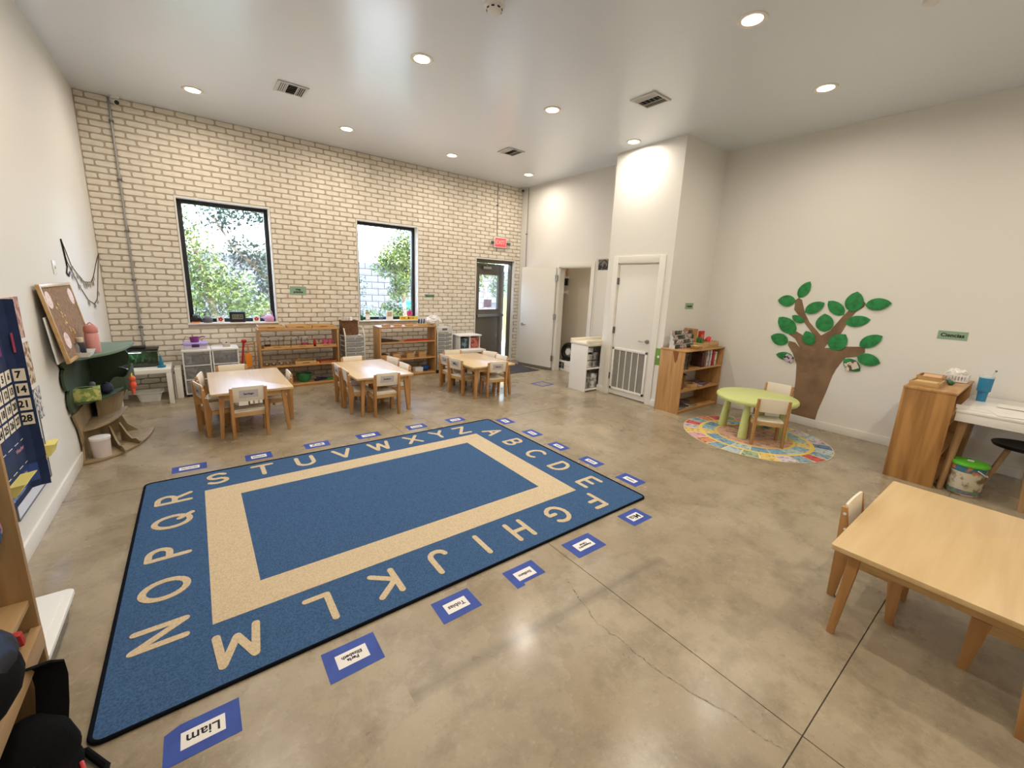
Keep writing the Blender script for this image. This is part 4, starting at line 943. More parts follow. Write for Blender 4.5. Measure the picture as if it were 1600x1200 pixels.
t = thing('framed_picture', 'white frame with a tan square standing on the right sill', 'frame', (3.677, SY, SZ)); MB().b(-.062, .062, -.009, .009, 0, .16).build('frame', m_white, t, bevel=.003); MB().b(-.042, .042, -.0100, -.0088, .06, .14).build('picture', mat('tan_print', (190, 170, 136), .8), t)
t = thing('puzzle_board', 'yellow name puzzle board on the right sill', 'puzzle', (4.03, SY - .03, SZ)); MB().b(-.17, .17, -.012, .012, 0, .062).build('board', mat('yellow_paint', (226, 196, 70), .5), t, bevel=.004)
for k in range(7): MB().b(-.145 + k * .042, -.115 + k * .042, -.015, -.011, .014, .05).build('piece', [m_orange, m_sx, MATS['yellow_plastic'], m_dkred][k % 4], t, bevel=.002)
t = thing('paper_flower', 'magenta flower cut-out standing on the right sill', 'flower', (4.07, SY + .02, SZ))
fl = MB()
for q in range(6): fl.ball((.034 * math.cos(q * PI / 3), 0, .115 + .034 * math.sin(q * PI / 3)), .026, (1, .2, 1), 10, 6)
fl.build('petals', mat('magenta', (206, 70, 140), .6), t, smooth=True); MB().ball((0, -.004, .115), .018, (1, .3, 1), 10, 6).build('centre', mat('deep_magenta', (150, 40, 100), .6), t, smooth=True); MB().cyl((0, 0, 0), (0, 0, .10), .004, n=8).build('stem', MATS['moss_green'], t)

# ------------------------------------------------------------------ plastic drawer units
m_drw = glass('drawer_plastic', (.86, .86, .87, 1), .05, .16)
stuffm = [mat('stored_%d' % i, c, .8, noise=(tuple(int(q * .55) for q in c), 18, 3, .45, .6)) for i, c in enumerate([(120, 110, 104), (150, 146, 140), (190, 186, 176), (96, 100, 128)])]
def drawers(label, x0, x1, yf, h, n, base, si):
    t = thing('drawer_unit', label, 'drawer unit', ((x0 + x1) / 2, yf, 0), 0, 'white plastic drawer units'); w = (x1 - x0) / 2; d = .34
    MB().b(-w + .01, w - .01, .02, d - .01, 0, .035).build('base', m_blackp, t)
    MB().b(-w, -w + .018, .01, d, .035, h - .03).b(w - .018, w, .01, d, .035, h - .03).build('frame_sides', m_white, t, bevel=.003)
    MB().b(-w - .004, w + .004, 0, d + .004, h - .03, h).build('top_panel', m_white, t, bevel=.008)
    dh = (h - .065) / n
    for k in range(n):
        z0 = .035 + k * dh
        MB().b(-w, w, .004, d, z0, z0 + .016).build('divider', m_white, t, bevel=.002)
        dr = MB().b(-w + .02, w - .02, .002, .007, z0 + .02, z0 + dh - .008).b(-w + .02, -w + .023, .007, d - .02, z0 + .02, z0 + dh - .02).b(w - .023, w - .02, .007, d - .02, z0 + .02, z0 + dh - .02).b(-w + .023, w - .023, .007, d - .02, z0 + .017, z0 + .02).build('drawer', m_drw, t)
        for q in range(4):
            r = random.Random(si * 31 + k * 7 + q); xx = -w + .06 + q * (2 * w - .12) / 3
            MB().box((xx, .10 + r.uniform(0, .1), z0 + .02 + dh * .3), (.06, .14, dh * r.uniform(.35, .6)), (0, 0, r.uniform(-.3, .3))).build('contents', stuffm[(si + k + q) % 4], dr, bevel=.004)
drawers('left white plastic drawer unit with a purple box on top', .695, 1.006, -.42, .636, 3, 0, 0); drawers('right white plastic drawer unit with a small tin on top', 1.018, 1.322, -.42, .642, 3, 0, 2)
t = thing('latch_box', 'clear box with a lilac lid on the left drawer unit', 'box', (.85, -.27, .636)); MB().b(-.125, .125, -.10, .10, 0, .05).build('body', mat('lilac_clear', (206, 196, 214), .3), t, bevel=.008); MB().b(-.132, .132, -.106, .106, .05, .085).build('lid', mat('lilac_plastic', (172, 158, 220), .4), t, bevel=.008); MB().b(-.04, .04, -.112, -.104, .03, .07).build('latch', mat('dark_purple', (70, 40, 80), .4), t, bevel=.003)
t = thing('purple_pot', 'purple pot with wire handles on the lilac box', 'pot', (.845, -.27, .721)); m_pur = mat('purple_plastic', (130, 50, 120), .45)
MB().lathe([(.001, 0), (.045, 0), (.052, .07), (.047, .07), (.04, .006), (.001, .006)], n=20).build('body', m_pur, t, smooth=True); MB().tube([(.05, 0, .06), (.09, 0, .075), (.12, 0, .065)], .007).build('handle', m_pur, t); MB().tube([(-.05, 0, .06), (-.09, 0, .08), (-.11, 0, .04)], .003).build('wire', m_blackp, t)
t = thing('small_tin', 'small pale tin with a dark knob on the right drawer unit', 'tin', (1.195, -.28, .642)); MB().lathe([(.001, 0), (.042, 0), (.044, .05), (.001, .05)], n=20).build('body', mat('pale_tin', (196, 184, 164), .5), t, smooth=True); MB().ball((0, 0, .058), .010, (1, 1, 1), 8, 6).build('knob', m_blackp, t)
# cleaning stand
t = thing('broom_stand', 'wooden stand hung with a red brush and an orange dustpan', 'cleaning stand', (1.44, -.33, 0))
for x in (-.055, .085): MB().b(x - .009, x + .009, -.01, .01, 0, .70).build('post', m_sz, t)
MB().b(-.06, .09, -.008, .008, .66, .68).build('crossbar', m_sx, t); MB().b(-.07, .10, -.08, .08, 0, .018).build('foot', m_sx, t)
MB().cyl((-.085, -.015, .40), (-.045, -.015, .70), .012).build('brush_handle', m_red, t); MB().ball((-.04, -.02, .72), .035, (1, .8, .8)).build('brush_head', m_red, t, smooth=True); MB().b(-.105, -.065, -.03, 0, .30, .40).build('brush_bristles', m_blackp, t)
MB().prism([(-.035, .34), (.035, .34), (.042, .52), (.02, .545), (-.02, .545), (-.042, .52)], -.035, -.015, 'y').build('dustpan', m_orange, t, bevel=.006); MB().cyl((0, -.025, .54), (0, -.025, .66), .010).build('dustpan_handle', mat('amber_wood', (200, 140, 60), .5), t)

# ------------------------------------------------------------------ rolling drawer carts
m_cart = glass('grey_drawer', (.66, .66, .67, 1), .05, .30)
def cart(label, x, yf, w, d, h, n):
    t = thing('drawer_cart', label, 'drawer cart', (x, yf, 0), 0, 'rolling drawer carts')
    for sx in (-1, 1):
        pts = [(sx * w / 2, .0, .06), (sx * w / 2, .0, h - .03), (sx * w / 2, .02, h - .005), (sx * w / 2, .06, h + .07), (sx * w / 2, d - .06, h + .07), (sx * w / 2, d - .02, h - .005), (sx * w / 2, d, h - .03), (sx * w / 2, d, .06)]
        MB().tube(pts, .011, 8).build('side_rail', m_chrome, t, smooth=True)
        for yy in (0, d):
            MB().cyl((sx * w / 2 - .01, yy, .028), (sx * w / 2 + .01, yy, .028), .028).build('caster', m_blackp, t, smooth=True)
            MB().b(sx * w / 2 - .014, sx * w / 2 + .014, yy - .012, yy + .012, .045, .065).build('caster_bracket', m_blackp, t)
    MB().b(-w / 2, w / 2, .0, .012, h - .045, h - .03).build('top_bar', m_chrome, t); MB().b(-w / 2 + .01, w / 2 - .01, .01, d - .01, h - .045, h - .038).build('top_plate', m_white, t); MB().b(-w / 2, w / 2, 0, .012, .06, .072).build('bottom_bar', m_chrome, t)
    dh = (h - .13) / n
    for k in range(n):
        z0 = .08 + k * dh
        dr = MB().b(-w / 2 + .014, w / 2 - .014, -.004, .002, z0 + .004, z0 + dh - .006).b(-w / 2 + .014, -w / 2 + .018, .002, d - .02, z0 + .004, z0 + dh - .015).b(w / 2 - .018, w / 2 - .014, .002, d - .02, z0 + .004, z0 + dh - .015).b(-w / 2 + .018, w / 2 - .018, .002, d - .02, z0 + .004, z0 + .007).build('drawer', m_cart, t)
        MB().b(-w / 2 + .014, w / 2 - .014, -.009, -.004, z0 + dh - .014, z0 + dh - .006).build('drawer_lip', m_white, dr)
        MB().ball((0, -.012, z0 + dh * .6), .008, (1, 1, 1), 8, 6).build('knob', m_white, dr, smooth=True)
        MB().b(-w / 2 + .03, w / 2 - .03, .03, d - .04, z0 + .008, z0 + dh * .55).build('contents', stuffm[k % 3], dr)
cart('chrome drawer cart with a wicker basket between the two bookcases', 2.905, -.46, .30, .34, .79, 8)
cart('grey drawer cart with a labelled tray on top beside the right bookcase', 4.52, -.48, .30, .34, .80, 9)
t = thing('wicker_basket', 'tall brown wicker basket with papers on the drawer cart', 'basket', (2.86, -.30, .757)); m_wick = mat('brown_wicker', (122, 82, 48), .8, noise=((84, 52, 28), 60, 2, .42, .58), bump=(120, .8))
MB().b(-.125, .125, -.085, .085, 0, .225).build('body', m_wick, t, bevel=.006); MB().tube([(-.125, -.085, .225), (.125, -.085, .225), (.125, .085, .225), (-.125, .085, .225), (-.125, -.085, .225)], .009).build('rim', m_wick, t)
for k in range(4): MB().box((-.06 + k * .035, .01, .24), (.10, .004, .09), (.2 - .1 * k, .15, .3 * k)).build('paper', m_paper, t)
t = thing('label_tray', 'pale plastic tray with a dark label on the grey drawer cart', 'tray', (4.52, -.31, .762)); MB().b(-.14, .14, -.165, .15, 0, .085).build('body', mat('pale_grey_plastic', (206, 204, 200), .5), t, bevel=.008); MB().b(-.05, .05, -.168, -.164, .03, .065).build('label_plate', mat('slate_label', (90, 92, 96), .6), t)
# white side table with two-bin organiser
def parsons(name, label, x0, x1, y0, y1, h, leg=.05, th=.05, m=None):
    m = m or m_whitel; t = thing(name, label, 'side table', ((x0 + x1) / 2, (y0 + y1) / 2, 0)); a, b = (x1 - x0) / 2, (y1 - y0) / 2
    MB().b(-a, a, -b, b, h - th, h).build('tabletop', m, t, bevel=.003)
    for sx in (-1, 1):
        for sy in (-1, 1): MB().b(min(sx * a, sx * (a - leg)), max(sx * a, sx * (a - leg)), min(sy * b, sy * (b - leg)), max(sy * b, sy * (b - leg)), 0, h - th).build('leg', m, t, bevel=.002)
parsons('side_table', 'white square side table under the aquarium', .045, .578, -.665, -.135, .45)
parsons('side_table', 'white side table between the drawer cart and the exit door', 4.76, 5.29, -.70, -.22, .43)
t = thing('bin_organizer', 'white organiser with two patterned bins on the table by the exit door', 'organizer', (4.985, -.46, .43))
MB().b(-.25, .25, -.17, .17, .25, .275).build('top_panel', m_white, t, bevel=.006); MB().b(-.225, .225, -.15, .15, 0, .02).b(-.225, -.21, -.15, .15, .02, .25).b(.21, .225, -.15, .15, .02, .25).b(-.012, .012, -.15, .15, .02, .25).build('frame', m_white, t)
MB().b(-.205, -.02, -.14, .14, .022, .215).build('bin', mat('teal_print', (52, 62, 70), .7, noise=((120, 150, 160), 14, 3, .5, .6)), t, bevel=.004); MB().b(.02, .205, -.14, .14, .022, .215).build('bin', mat('red_print', (190, 120, 110), .7, noise=((150, 50, 50), 16, 3, .5, .6)), t, bevel=.004)

# ------------------------------------------------------------------ aquarium corner
t = thing('aquarium', 'lit glass aquarium with a black hood on the white side table', 'aquarium', (.265, -.32, .45))
MB().b(-.195, .195, -.12, .12, 0, .012).build('base_trim', m_blackp, t)
MB().b(-.195, .195, -.12, -.115, .012, .205).b(-.195, .195, .115, .12, .012, .205).b(-.195, -.19, -.115, .115, .012, .205).b(.19, .195, -.115, .115, .012, .205).build('tank_glass', glass('tank_glass', (.96, .98, .97, 1), .03), t)
MB().b(-.189, .189, -.114, .114, .012, .18).build('water', glass('tank_water', (.62, .74, .64, 1), .02), t)
MB().b(-.188, .188, .105, .113, .012, .19).build('backdrop', mat('murky_green', (74, 96, 70), .9, noise=((150, 156, 110), 9, 4, .45, .65)), t)
MB().b(-.188, .188, -.112, .112, .013, .035).build('gravel', mat('dark_gravel', (70, 62, 50), .9, noise=((40, 36, 30), 90, 2, .4, .6)), t)
for k in range(5):
    r = random.Random(k); MB().tube([(-.14 + k * .065, .02 * (k % 2), .03), (-.13 + k * .066, 0, .09), (-.145 + k * .07, .01, .13 + .02 * (k % 3))], [.022, .026, .006], 8).build('water_plant', MATS['moss_green'], t, smooth=True)
MB().b(-.20, .20, -.125, .125, .205, .225).build('hood', m_blackp, t, bevel=.004); MB().b(-.10, .08, -.06, .06, .225, .255).build('filter_box', m_blackp, t, bevel=.012)
MB().b(-.10, .02, -.06, .06, .198, .204).build('tank_lamp', mat('tank_lamp', (220, 240, 255), .5, emit=((.75, .9, 1, 1), 14)), t)
t = thing('blue_ornament', 'small blue spire ornament beside the aquarium', 'ornament', (.485, -.52, .45)); m_bl = mat('ocean_blue', (34, 120, 150), .4)
MB().lathe([(.001, 0), (.042, 0), (.042, .022), (.001, .025)], n=18).build('base', m_bl, t, smooth=True); MB().lathe([(.024, .022), (.022, .08), (.016, .085), (.012, .13), (.001, .17)], n=14).build('spire', m_bl, t, smooth=True)
t = thing('wash_basin', 'white plastic basin on the floor under the side table', 'basin', (.325, -.36, 0))
def rl(w, h, r, z): return [(x, y, z) for x, y in rrect(w, h, r, 5)]
mb = MB(); rings = [rl(.10, .085, .03, .0), rl(.125, .11, .035, .11), rl(.142, .127, .04, .115), rl(.142, .127, .04, .122), rl(.122, .107, .035, .118), rl(.096, .081, .03, .008)]
nr = len(rings[0])
for q in rings: mb.v += q
mb.f = [(i * nr + k, i * nr + (k + 1) % nr, (i + 1) * nr + (k + 1) % nr, (i + 1) * nr + k) for i in range(5) for k in range(nr)] + [tuple(range(nr))[::-1], tuple(range(5 * nr, 6 * nr))]
mb.build('body', m_white, t, smooth=True)
t = thing('upright_box', 'white upright storage panel between side table and drawers', 'panel', (.634, -.28, 0)); MB().b(-.034, .034, -.135, .13, 0, .40).build('box', m_whitel, t, bevel=.004); MB().b(-.03, .03, -.1355, -.1345, .37, .39).build('edge', m_trim, t)
for k, (c, h_) in enumerate((((86, 104, 60), .36), ((176, 150, 90), .33))):
    t = thing('picture_book', ['thin green book standing beside the white panel', 'thin tan book standing beside the white panel'][k], 'book', (.5835 + k * .009, -.30, 0), 0, 'books beside the white panel'); m_ = mat('cover_%d' % k, c, .6); MB().b(-.004, -.0028, -.12, .1, 0, h_).b(.0028, .004, -.12, .1, 0, h_).b(-.0028, .0028, .097, .1, 0, h_).build('cover', m_, t); MB().b(-.0028, .0028, -.117, .097, .003, h_ - .003).build('pages', m_paper, t)
# ------------------------------------------------------------------ green tree corner shelf by the left wall
TX, TY = .012, -1.70
t = thing('tree_shelf', 'corner shelf shaped like a tree with green crown and plywood trunk', 'shelf', (TX, TY, 0))
def qell(a, b, lobes=0, amp=0, n=24):
    out = [(0, 0)]
    for i in range(n + 1):
        q = PI / 2 * i / n; k = 1 + amp * abs(math.sin(q * lobes)) if lobes else 1
        out.append((a * k * math.cos(q), -b * k * math.sin(q)))
    return out
MB().prism(qell(.36, .98, 3, .05), .922, .942).build('top_plate', mat('sage_green_paint', (100, 122, 102), .5), t, bevel=.002)
MB().prism(qell(.27, .80, 2, .05), .525, .543).build('crown_shelf', m_tgreen, t, bevel=.002)
MB().prism(qell(.24, .70), .262, .280).build('trunk_shelf', m_ply, t, bevel=.002)
MB().prism(qell(.42, .81), .004, .024).build('base_plate', m_ply, t, bevel=.003)
def lobed(pts): return pts
crownA = [(-.0, .46), (-.30, .46), (-.60, .47), (-.80, .47)] + [(-.84 - .09 * math.sin(q), .57 - .10 * math.cos(q)) for q in [i * PI / 8 for i in range(1, 9)]] + [(-.90 - .08 * math.sin(q), .76 - .09 * math.cos(q)) for q in [i * PI / 8 for i in range(0, 9)]] + [(-.93, .87), (-.96, .90), (-.96, .94), (-.0, .94)]
MB().prism(crownA, 0, .016, 'x').build('crown_panel', m_tgreen, t)
trunkA = [(-.0, .024), (-.78, .024), (-.72, .14), (-.76, .30), (-.88, .455), (-.0, .455)]
MB().prism(trunkA, .0005, .0155, 'x').build('trunk_panel', m_ply, t)
crownB = [(.018, .46), (.20, .46)] + [(.22 + .09 * math.sin(q), .58 - .11 * math.cos(q)) for q in [i * PI / 8 for i in range(1, 9)]] + [(.24 + .07 * math.sin(q), .79 - .09 * math.cos(q)) for q in [i * PI / 8 for i in range(1, 9)]] + [(.25, .905), (.018, .905)]
MB().prism(crownB, -.018, 0, 'y').build('crown_panel', m_tgreen, t)
MB().prism([(.018, .024), (.30, .024), (.22, .10), (.18, .22), (.22, .38), (.25, .455), (.018, .455)], -.0175, -.0005, 'y').build('trunk_panel', m_ply, t)
# outward crown side with rounded openings and the two roots
cs = [(.20 + .0, .47)]
for (u0, v0, u1, v1) in ((.14, -.38, .27, -.72), (.20, -.30, .35, -.50)):
    L = math.hypot(u1 - u0, v1 - v0); dx, dy = (u1 - u0) / L, (v1 - v0) / L
    prof = [(0, .024), (L, .024), (L, .05), (L * .82, .075), (L * .6, .06), (L * .35, .10), (L * .12, .17), (0, .20)]
    nx, ny = -dy * .007, dx * .007
    MB().add([(u0 + dx * a + nx, v0 + dy * a + ny, z) for a, z in prof] + [(u0 + dx * a - nx, v0 + dy * a - ny, z) for a, z in prof],
             [tuple(range(8)), tuple(range(8, 16))[::-1]] + [(k, 8 + k, 8 + (k + 1) % 8, (k + 1) % 8) for k in range(8)]).build('root', m_ply, t)
arcp = [(.33 * math.cos(q), -.40 * math.sin(q) - .02) for q in [PI / 2 * i / 10 * .62 for i in range(11)]]
side = MB()
for (x0, y0), (x1, y1) in zip(arcp, arcp[1:]): pass
for k in range(len(arcp) - 1):
    (x0, y0), (x1, y1) = arcp[k], arcp[k + 1]
    f = lambda i: .54 + .0 * i
    top0 = .72 - .012 * k + .03 * math.sin(k * .9); top1 = .72 - .012 * (k + 1) + .03 * math.sin((k + 1) * .9)
    s0, s1 = .965, .965
    side.add([(x0, y0, .50), (x1, y1, .50), (x1, y1, top1), (x0, y0, top0), (x0 * s0, y0 * s0, .50), (x1 * s1, y1 * s1, .50), (x1 * s1, y1 * s1, top1), (x0 * s0, y0 * s0, top0)],
             [(0, 1, 2, 3), (7, 6, 5, 4), (0, 4, 5, 1), (3, 2, 6, 7), (0, 3, 7, 4), (1, 5, 6, 2)])
side.build('crown_side', m_tgreen, t)
trs = MB()
arct = [(.25 * math.cos(q), -.36 * math.sin(q) - .02) for q in [PI / 2 * i / 10 * .8 for i in range(11)]]
for k in range(10):
    (x0, y0), (x1, y1) = arct[k], arct[k + 1]
    trs.add([(x0 * .8, y0 * .8, .28), (x1 * .8, y1 * .8, .28), (x1, y1, .52), (x0, y0, .52), (x0 * .75, y0 * .75, .28), (x1 * .75, y1 * .75, .28), (x1 * .95, y1 * .95, .52), (x0 * .95, y0 * .95, .52)],
            [(0, 1, 2, 3), (7, 6, 5, 4), (0, 4, 5, 1), (3, 2, 6, 7), (0, 3, 7, 4), (1, 5, 6, 2)])
trs.build('trunk_side', m_ply, t)
# things on the tree shelf
t = thing('cork_board', 'framed cork board leaning on the wall above the tree shelf', 'cork board', (.118, -2.46, .943)); ML = Matrix.Rotation(-math.atan2(.085, .57), 4, 'Y')
bw_, bh_ = .47, .575
MB().b(-.006, 0, -bw_ + .02, bw_ - .02, .02, bh_ - .02).xf(ML).build('cork', mat('cork', (152, 122, 92), .95, noise=((128, 98, 70), 40, 4, .4, .65)), t)
for q in ((-bw_, -bw_ + .024, 0, bh_), (bw_ - .024, bw_, 0, bh_), (-bw_ + .024, bw_ - .024, 0, .024), (-bw_ + .024, bw_ - .024, bh_ - .024, bh_)): MB().b(-.014, .008, *q).xf(ML).build('frame_bar', m_wy, t, bevel=.002)
for (yy, zz, r) in ((-.34, .46, .075), (.36, .46, .08), (-.27, .15, .075)): MB().prism([(yy + r * 1.0 * math.cos(a * PI / 10), zz + r * .85 * math.sin(a * PI / 10)) for a in range(20)], .0005, .002, 'x').xf(ML).build('paper_cutout', mat('blush_paper', (236, 216, 210), .8, noise=((206, 180, 180), 50, 2, .5, .6)), t)
rr2 = random.Random(2)
for k in range(14): MB().box((.002, -.20 + .10 * k / 14 * 2 + rr2.uniform(-.05, .05), .40 - .018 * k + rr2.uniform(-.02, .02)), (.003, .022, .014), (rr2.uniform(-1, 1), 0, 0)).xf(ML).build('gold_leaf', mat('gold_paper', (228, 196, 120), .5), t)
o = MB().b(-.004, .004, -.30, .30, 0, .34).build('backing_board', m_white, bevel=.001); o.location = (.062, -2.64, .943); o.rotation_euler = (0, -.08, 0); tag(o, 'thin white board tucked behind the cork board', 'board')
t = thing('pink_flask', 'pink drinking flask in front of the cork board', 'flask', (.175, -2.36, .9425)); m_fl = mat('dusty_pink', (222, 156, 152), .45)
MB().lathe([(.001, 0), (.042, 0), (.045, .01), (.045, .15), (.04, .165), (.001, .168)], n=24).build('body', m_fl, t, smooth=True); MB().lathe([(.043, .166), (.045, .17), (.045, .205), (.036, .225), (.001, .232)], n=24).build('cap', mat('rose_pink', (206, 136, 130), .45), t, smooth=True); MB().tube([(-.03, 0, .22), (0, 0, .25), (.03, 0, .22)], .006).build('loop', m_fl, t, smooth=True)
tr = thing('white_dish', 'white rectangular dish on the green top plate', 'dish', (.13, -2.54, .9425))
mb = MB(); rings = [rl(.055, .10, .012, 0), rl(.068, .118, .014, .038), rl(.064, .114, .014, .038), rl(.050, .094, .012, .006)]; nr = len(rings[0])
for q in rings: mb.v += q
mb.f = [(i * nr + k, i * nr + (k + 1) % nr, (i + 1) * nr + (k + 1) % nr, (i + 1) * nr + k) for i in range(3) for k in range(nr)] + [tuple(range(nr))[::-1], tuple(range(3 * nr, 4 * nr))]
mb.build('body', m_white, tr, smooth=True)
t = thing('vitamin_bottle', 'dark bottle with a cream cap standing in the white dish', 'bottle', (.120, -2.49, .9485)); MB().lathe([(.001, 0), (.03, 0), (.031, .01), (.031, .085), (.022, .098), (.001, .1)], n=18).build('body', mat('navy_plastic', (30, 30, 46), .4), t, smooth=True); MB().lathe([(.021, .098), (.023, .102), (.023, .135), (.001, .137)], n=18).build('cap', mat('cream_plastic', (226, 210, 184), .5), t, smooth=True)
t = thing('smoked_jar', 'smoky translucent jar beside the dark bottle', 'jar', (.098, -2.575, .9485)); MB().lathe([(.001, 0), (.028, 0), (.03, .07), (.024, .09), (.001, .09)], n=16).build('body', glass('smoke_glass', (.45, .44, .46, 1), .08, .2), t, smooth=True); MB().lathe([(.024, .09), (.024, .10), (.001, .10)], n=16).build('lid', m_grey, t)
t = thing('tissue_box', 'green floral tissue box on the crown shelf', 'tissue box', (.095, -2.415, .544), .12); MB().b(-.085, .085, -.065, .065, 0, .105).build('carton', mat('floral_print', (128, 150, 72), .7, noise=((196, 196, 120), 26, 4, .47, .58)), t, bevel=.002); MB().prism([(.045 * math.cos(a * PI / 8), .022 * math.sin(a * PI / 8)) for a in range(16)], .1045, .107).build('opening', m_blackp, t)
o = thing('grey_figurine', 'small grey figurine behind the tissue box', 'figurine', (.11, -2.26, .544)); MB().lathe([(.001, 0), (.035, 0), (.03, .05), (.014, .075), (.001, .08)], n=14).build('body', mat('slate_figure', (96, 96, 104), .6), o, smooth=True); MB().ball((0, 0, .10), .026).build('head', MATS['slate_figure'], o, smooth=True)
t = thing('dark_pouch', 'dark blue pouch on the crown shelf right of the tissue box', 'pouch', (.195, -2.22, .544)); MB().ball((0, 0, .045), .06, (.8, 1, .75), 14, 8).build('body', MATS['navy_cloth'], t, smooth=True); MB().tube([(-.03, 0, .08), (0, 0, .10), (.03, 0, .08)], .006).build('strap', m_blackp, t)
t = thing('orange_toy', 'orange plush toy with yellow hair hanging on the crown edge', 'toy', (.345, -1.98, .50)); MB().ball((0, 0, .05), .035, (.8, .9, 1.3)).build('body', mat('coral_plush', (226, 92, 66), .9), t, smooth=True); MB().ball((0, 0, .115), .028).build('head', mat('coral_plush_b', (232, 110, 70), .9), t, smooth=True)
for k in range(6): MB().cyl((0, (k - 2.5) * .008, .135), (.0, (k - 2.5) * .016, .165), .006, .002, 6).build('hair_tuft', mat('yellow_felt', (236, 200, 80), .9), t)
for s in (-1, 1): MB().cyl((0, s * .02, .02), (0, s * .026, -.03), .011).build('leg', MATS['coral_plush'], t, smooth=True)
t = thing('lidded_tub', 'cloudy plastic tub with a white lid on the trunk base', 'tub', (.125, -2.40, .0245)); MB().lathe([(.001, 0), (.060, 0), (.066, .155), (.001, .155)], n=22).build('body', mat('cloudy_plastic', (206, 196, 190), .35), t, smooth=True); MB().lathe([(.068, .155), (.070, .16), (.070, .178), (.001, .182)], n=22).build('lid', m_white, t, smooth=True)

# ------------------------------------------------------------------ left wall
m_navy = mat('navy_fabric', (34, 52, 92), .85, noise=((28, 44, 80), 8, 3, .4, .6)); m_vinyl = mat('clear_blue_vinyl', (52, 78, 140), .2)
t = thing('pocket_calendar', 'navy pocket chart calendar with number cards on the left wall', 'calendar', (0, -3.70, .33))
path = [(.012, -.75), (.012, -.02), (.045, .004), (.085, .010)]
patht = [(.012, -.75), (.012, -.02), (.042, .004), (.080, .010)]
def sheet(p, z0, z1, th=.003, off=0):
    mb = MB(); n = len(p); at = lambda z: [(a[0] + (b[0] - a[0]) * z / 1.12 + off, a[1] + (b[1] - a[1]) * z / 1.12) for a, b in zip(path, patht)]
    lo, hi = at(z0), at(z1)
    mb.v = [(x, y, z0) for x, y in lo] + [(x, y, z1) for x, y in hi] + [(x + th, y - th * .3, z0) for x, y in lo] + [(x + th, y - th * .3, z1) for x, y in hi]
    for k in range(n - 1): mb.f += [(k, k + 1, n + k + 1, n + k), (2 * n + k + 1, 2 * n + k, 3 * n + k, 3 * n + k + 1), (k, 2 * n + k, 2 * n + k + 1, k + 1), (n + k, n + k + 1, 3 * n + k + 1, 3 * n + k)]
    mb.f += [(0, n, 3 * n, 2 * n), (n - 1, 3 * n - 1, 4 * n - 1, 2 * n - 1)]
    return mb
sheet(path, 0, 1.12).build('backing', m_navy, t)
m_num = mat('number_card', (236, 226, 206), .7)
def oncol(c):   # centre and direction of a calendar column
    if c == 0: return (.046, .0), (.055, .010)
    return (.0165, -.055 - (c - 1) * .092), (0, 1)
for r_, row in enumerate(((7, 6, 5, 4, 3), (14, 13, 12, 11, 10), (21, 20, 19, 18, 17), (28, 27, 26, 25, 24))):
    for c, num in enumerate(row):
        (cx_, cy_), d = oncol(c); zc = .69 - .088 * r_ - .006 * c * 0
        w_ = .058 if c == 0 else .074
        dv = Vector((d[0], d[1], 0)).normalized(); nv = dv.cross(Vector((0, 0, 1)))
        if nv.x < 0 and c: nv = -nv
        M = frame3((cx_ + .003 * abs(nv.x), cy_ - (.006 if c == 0 else 0), zc), dv, (0, 0, 1))
        cdo = MB().b(-w_ / 2, w_ / 2, -.036, .036, 0, .0015).xf(M).build('number_card', m_num, t)
        me = text_mesh(str(num), .056, .002, .0004); me.transform(M @ Matrix.Translation((0, 0, .002)) @ Matrix.Scale(w_ / .074, 4, (1, 0, 0))); put(me, 'lettering', m_ink, cdo)
for z in (.31, .17):
    sheet(path, z - .13, z - .02, .001, .004).build('clear_pocket', m_vinyl if z < .2 else m_navy, t)
    for k in range(7): MB().b(.0165, .0175, -.66 + k * .1, -.60 + k * .1, z, z + .004).build('stitching', m_paper, t)
lettering('Weather', .035, mat('pink_print', (206, 150, 170), .8), t, frame3((.0185, -.10, .27), (0, 1, 0), (0, 0, 1))); lettering('Birthday', .035, MATS['pink_print'], t, frame3((.0185, -.12, .12), (0, 1, 0), (0, 0, 1)))
for (yy, zz, m_) in ((-.08, 1.00, m_paper), (-.19, 1.00, m_paper), (-.30, .99, m_paper), (-.10, .86, m_pur), (-.22, .85, m_pur)): MB().b(.0155, .018, yy - .035, yy + .035, zz - .05, zz + .05).build('picture_card', m_, t)
MB().b(.05, .056, -.01, .012, .82, .93).build('picture_card', mat('pink_card', (190, 80, 100), .7), t)
t = thing('yellow_folder', 'yellow folded paper pocket under the calendar, nearer the bookshelf', 'folder', (.022, -3.98, .42)); m_yel = mat('yellow_paper', (226, 212, 120), .7)
MB().prism([(0, 0), (.02, .0), (.055, .06), (.002, .06)], -.10, .10, 'y').build('pocket', m_yel, t); MB().box((.030, 0, .062), (.066, .21, .003), (0, -.15, 0)).build('flap', m_yel, t)
t = thing('yellow_folder', 'yellow folded paper pocket behind the right edge of the calendar', 'folder', (.006, -3.30, .38)); MB().prism([(0, 0), (.03, .02), (.05, .09), (.0, .09)], -.06, .06, 'y').build('pocket', m_yel, t); MB().box((.028, 0, .092), (.055, .13, .003)).build('flap', m_yel, t)
def poster(label, y0, y1, z0, z1, c1, c2, sc):
    o = MB().b(.001, .0025, y0, y1, z0, z1).build('wall_poster', mat('poster_' + str(len(MATS)), c1, .7, noise=(c2, sc, 3, .47, .56))); tag(o, label, 'poster', 'posters beside the calendar')
poster('tan and pink poster behind the upper edge of the calendar', -3.66, -3.25, 1.185, 1.445, (190, 164, 138), (156, 92, 96), 18)
poster('brown and cream poster halfway down beside the calendar', -3.66, -3.215, .88, 1.155, (206, 190, 164), (132, 96, 60), 26)
poster('black and white printed poster low beside the calendar', -3.66, -3.175, .632, .848, (214, 210, 204), (90, 88, 88), 40)
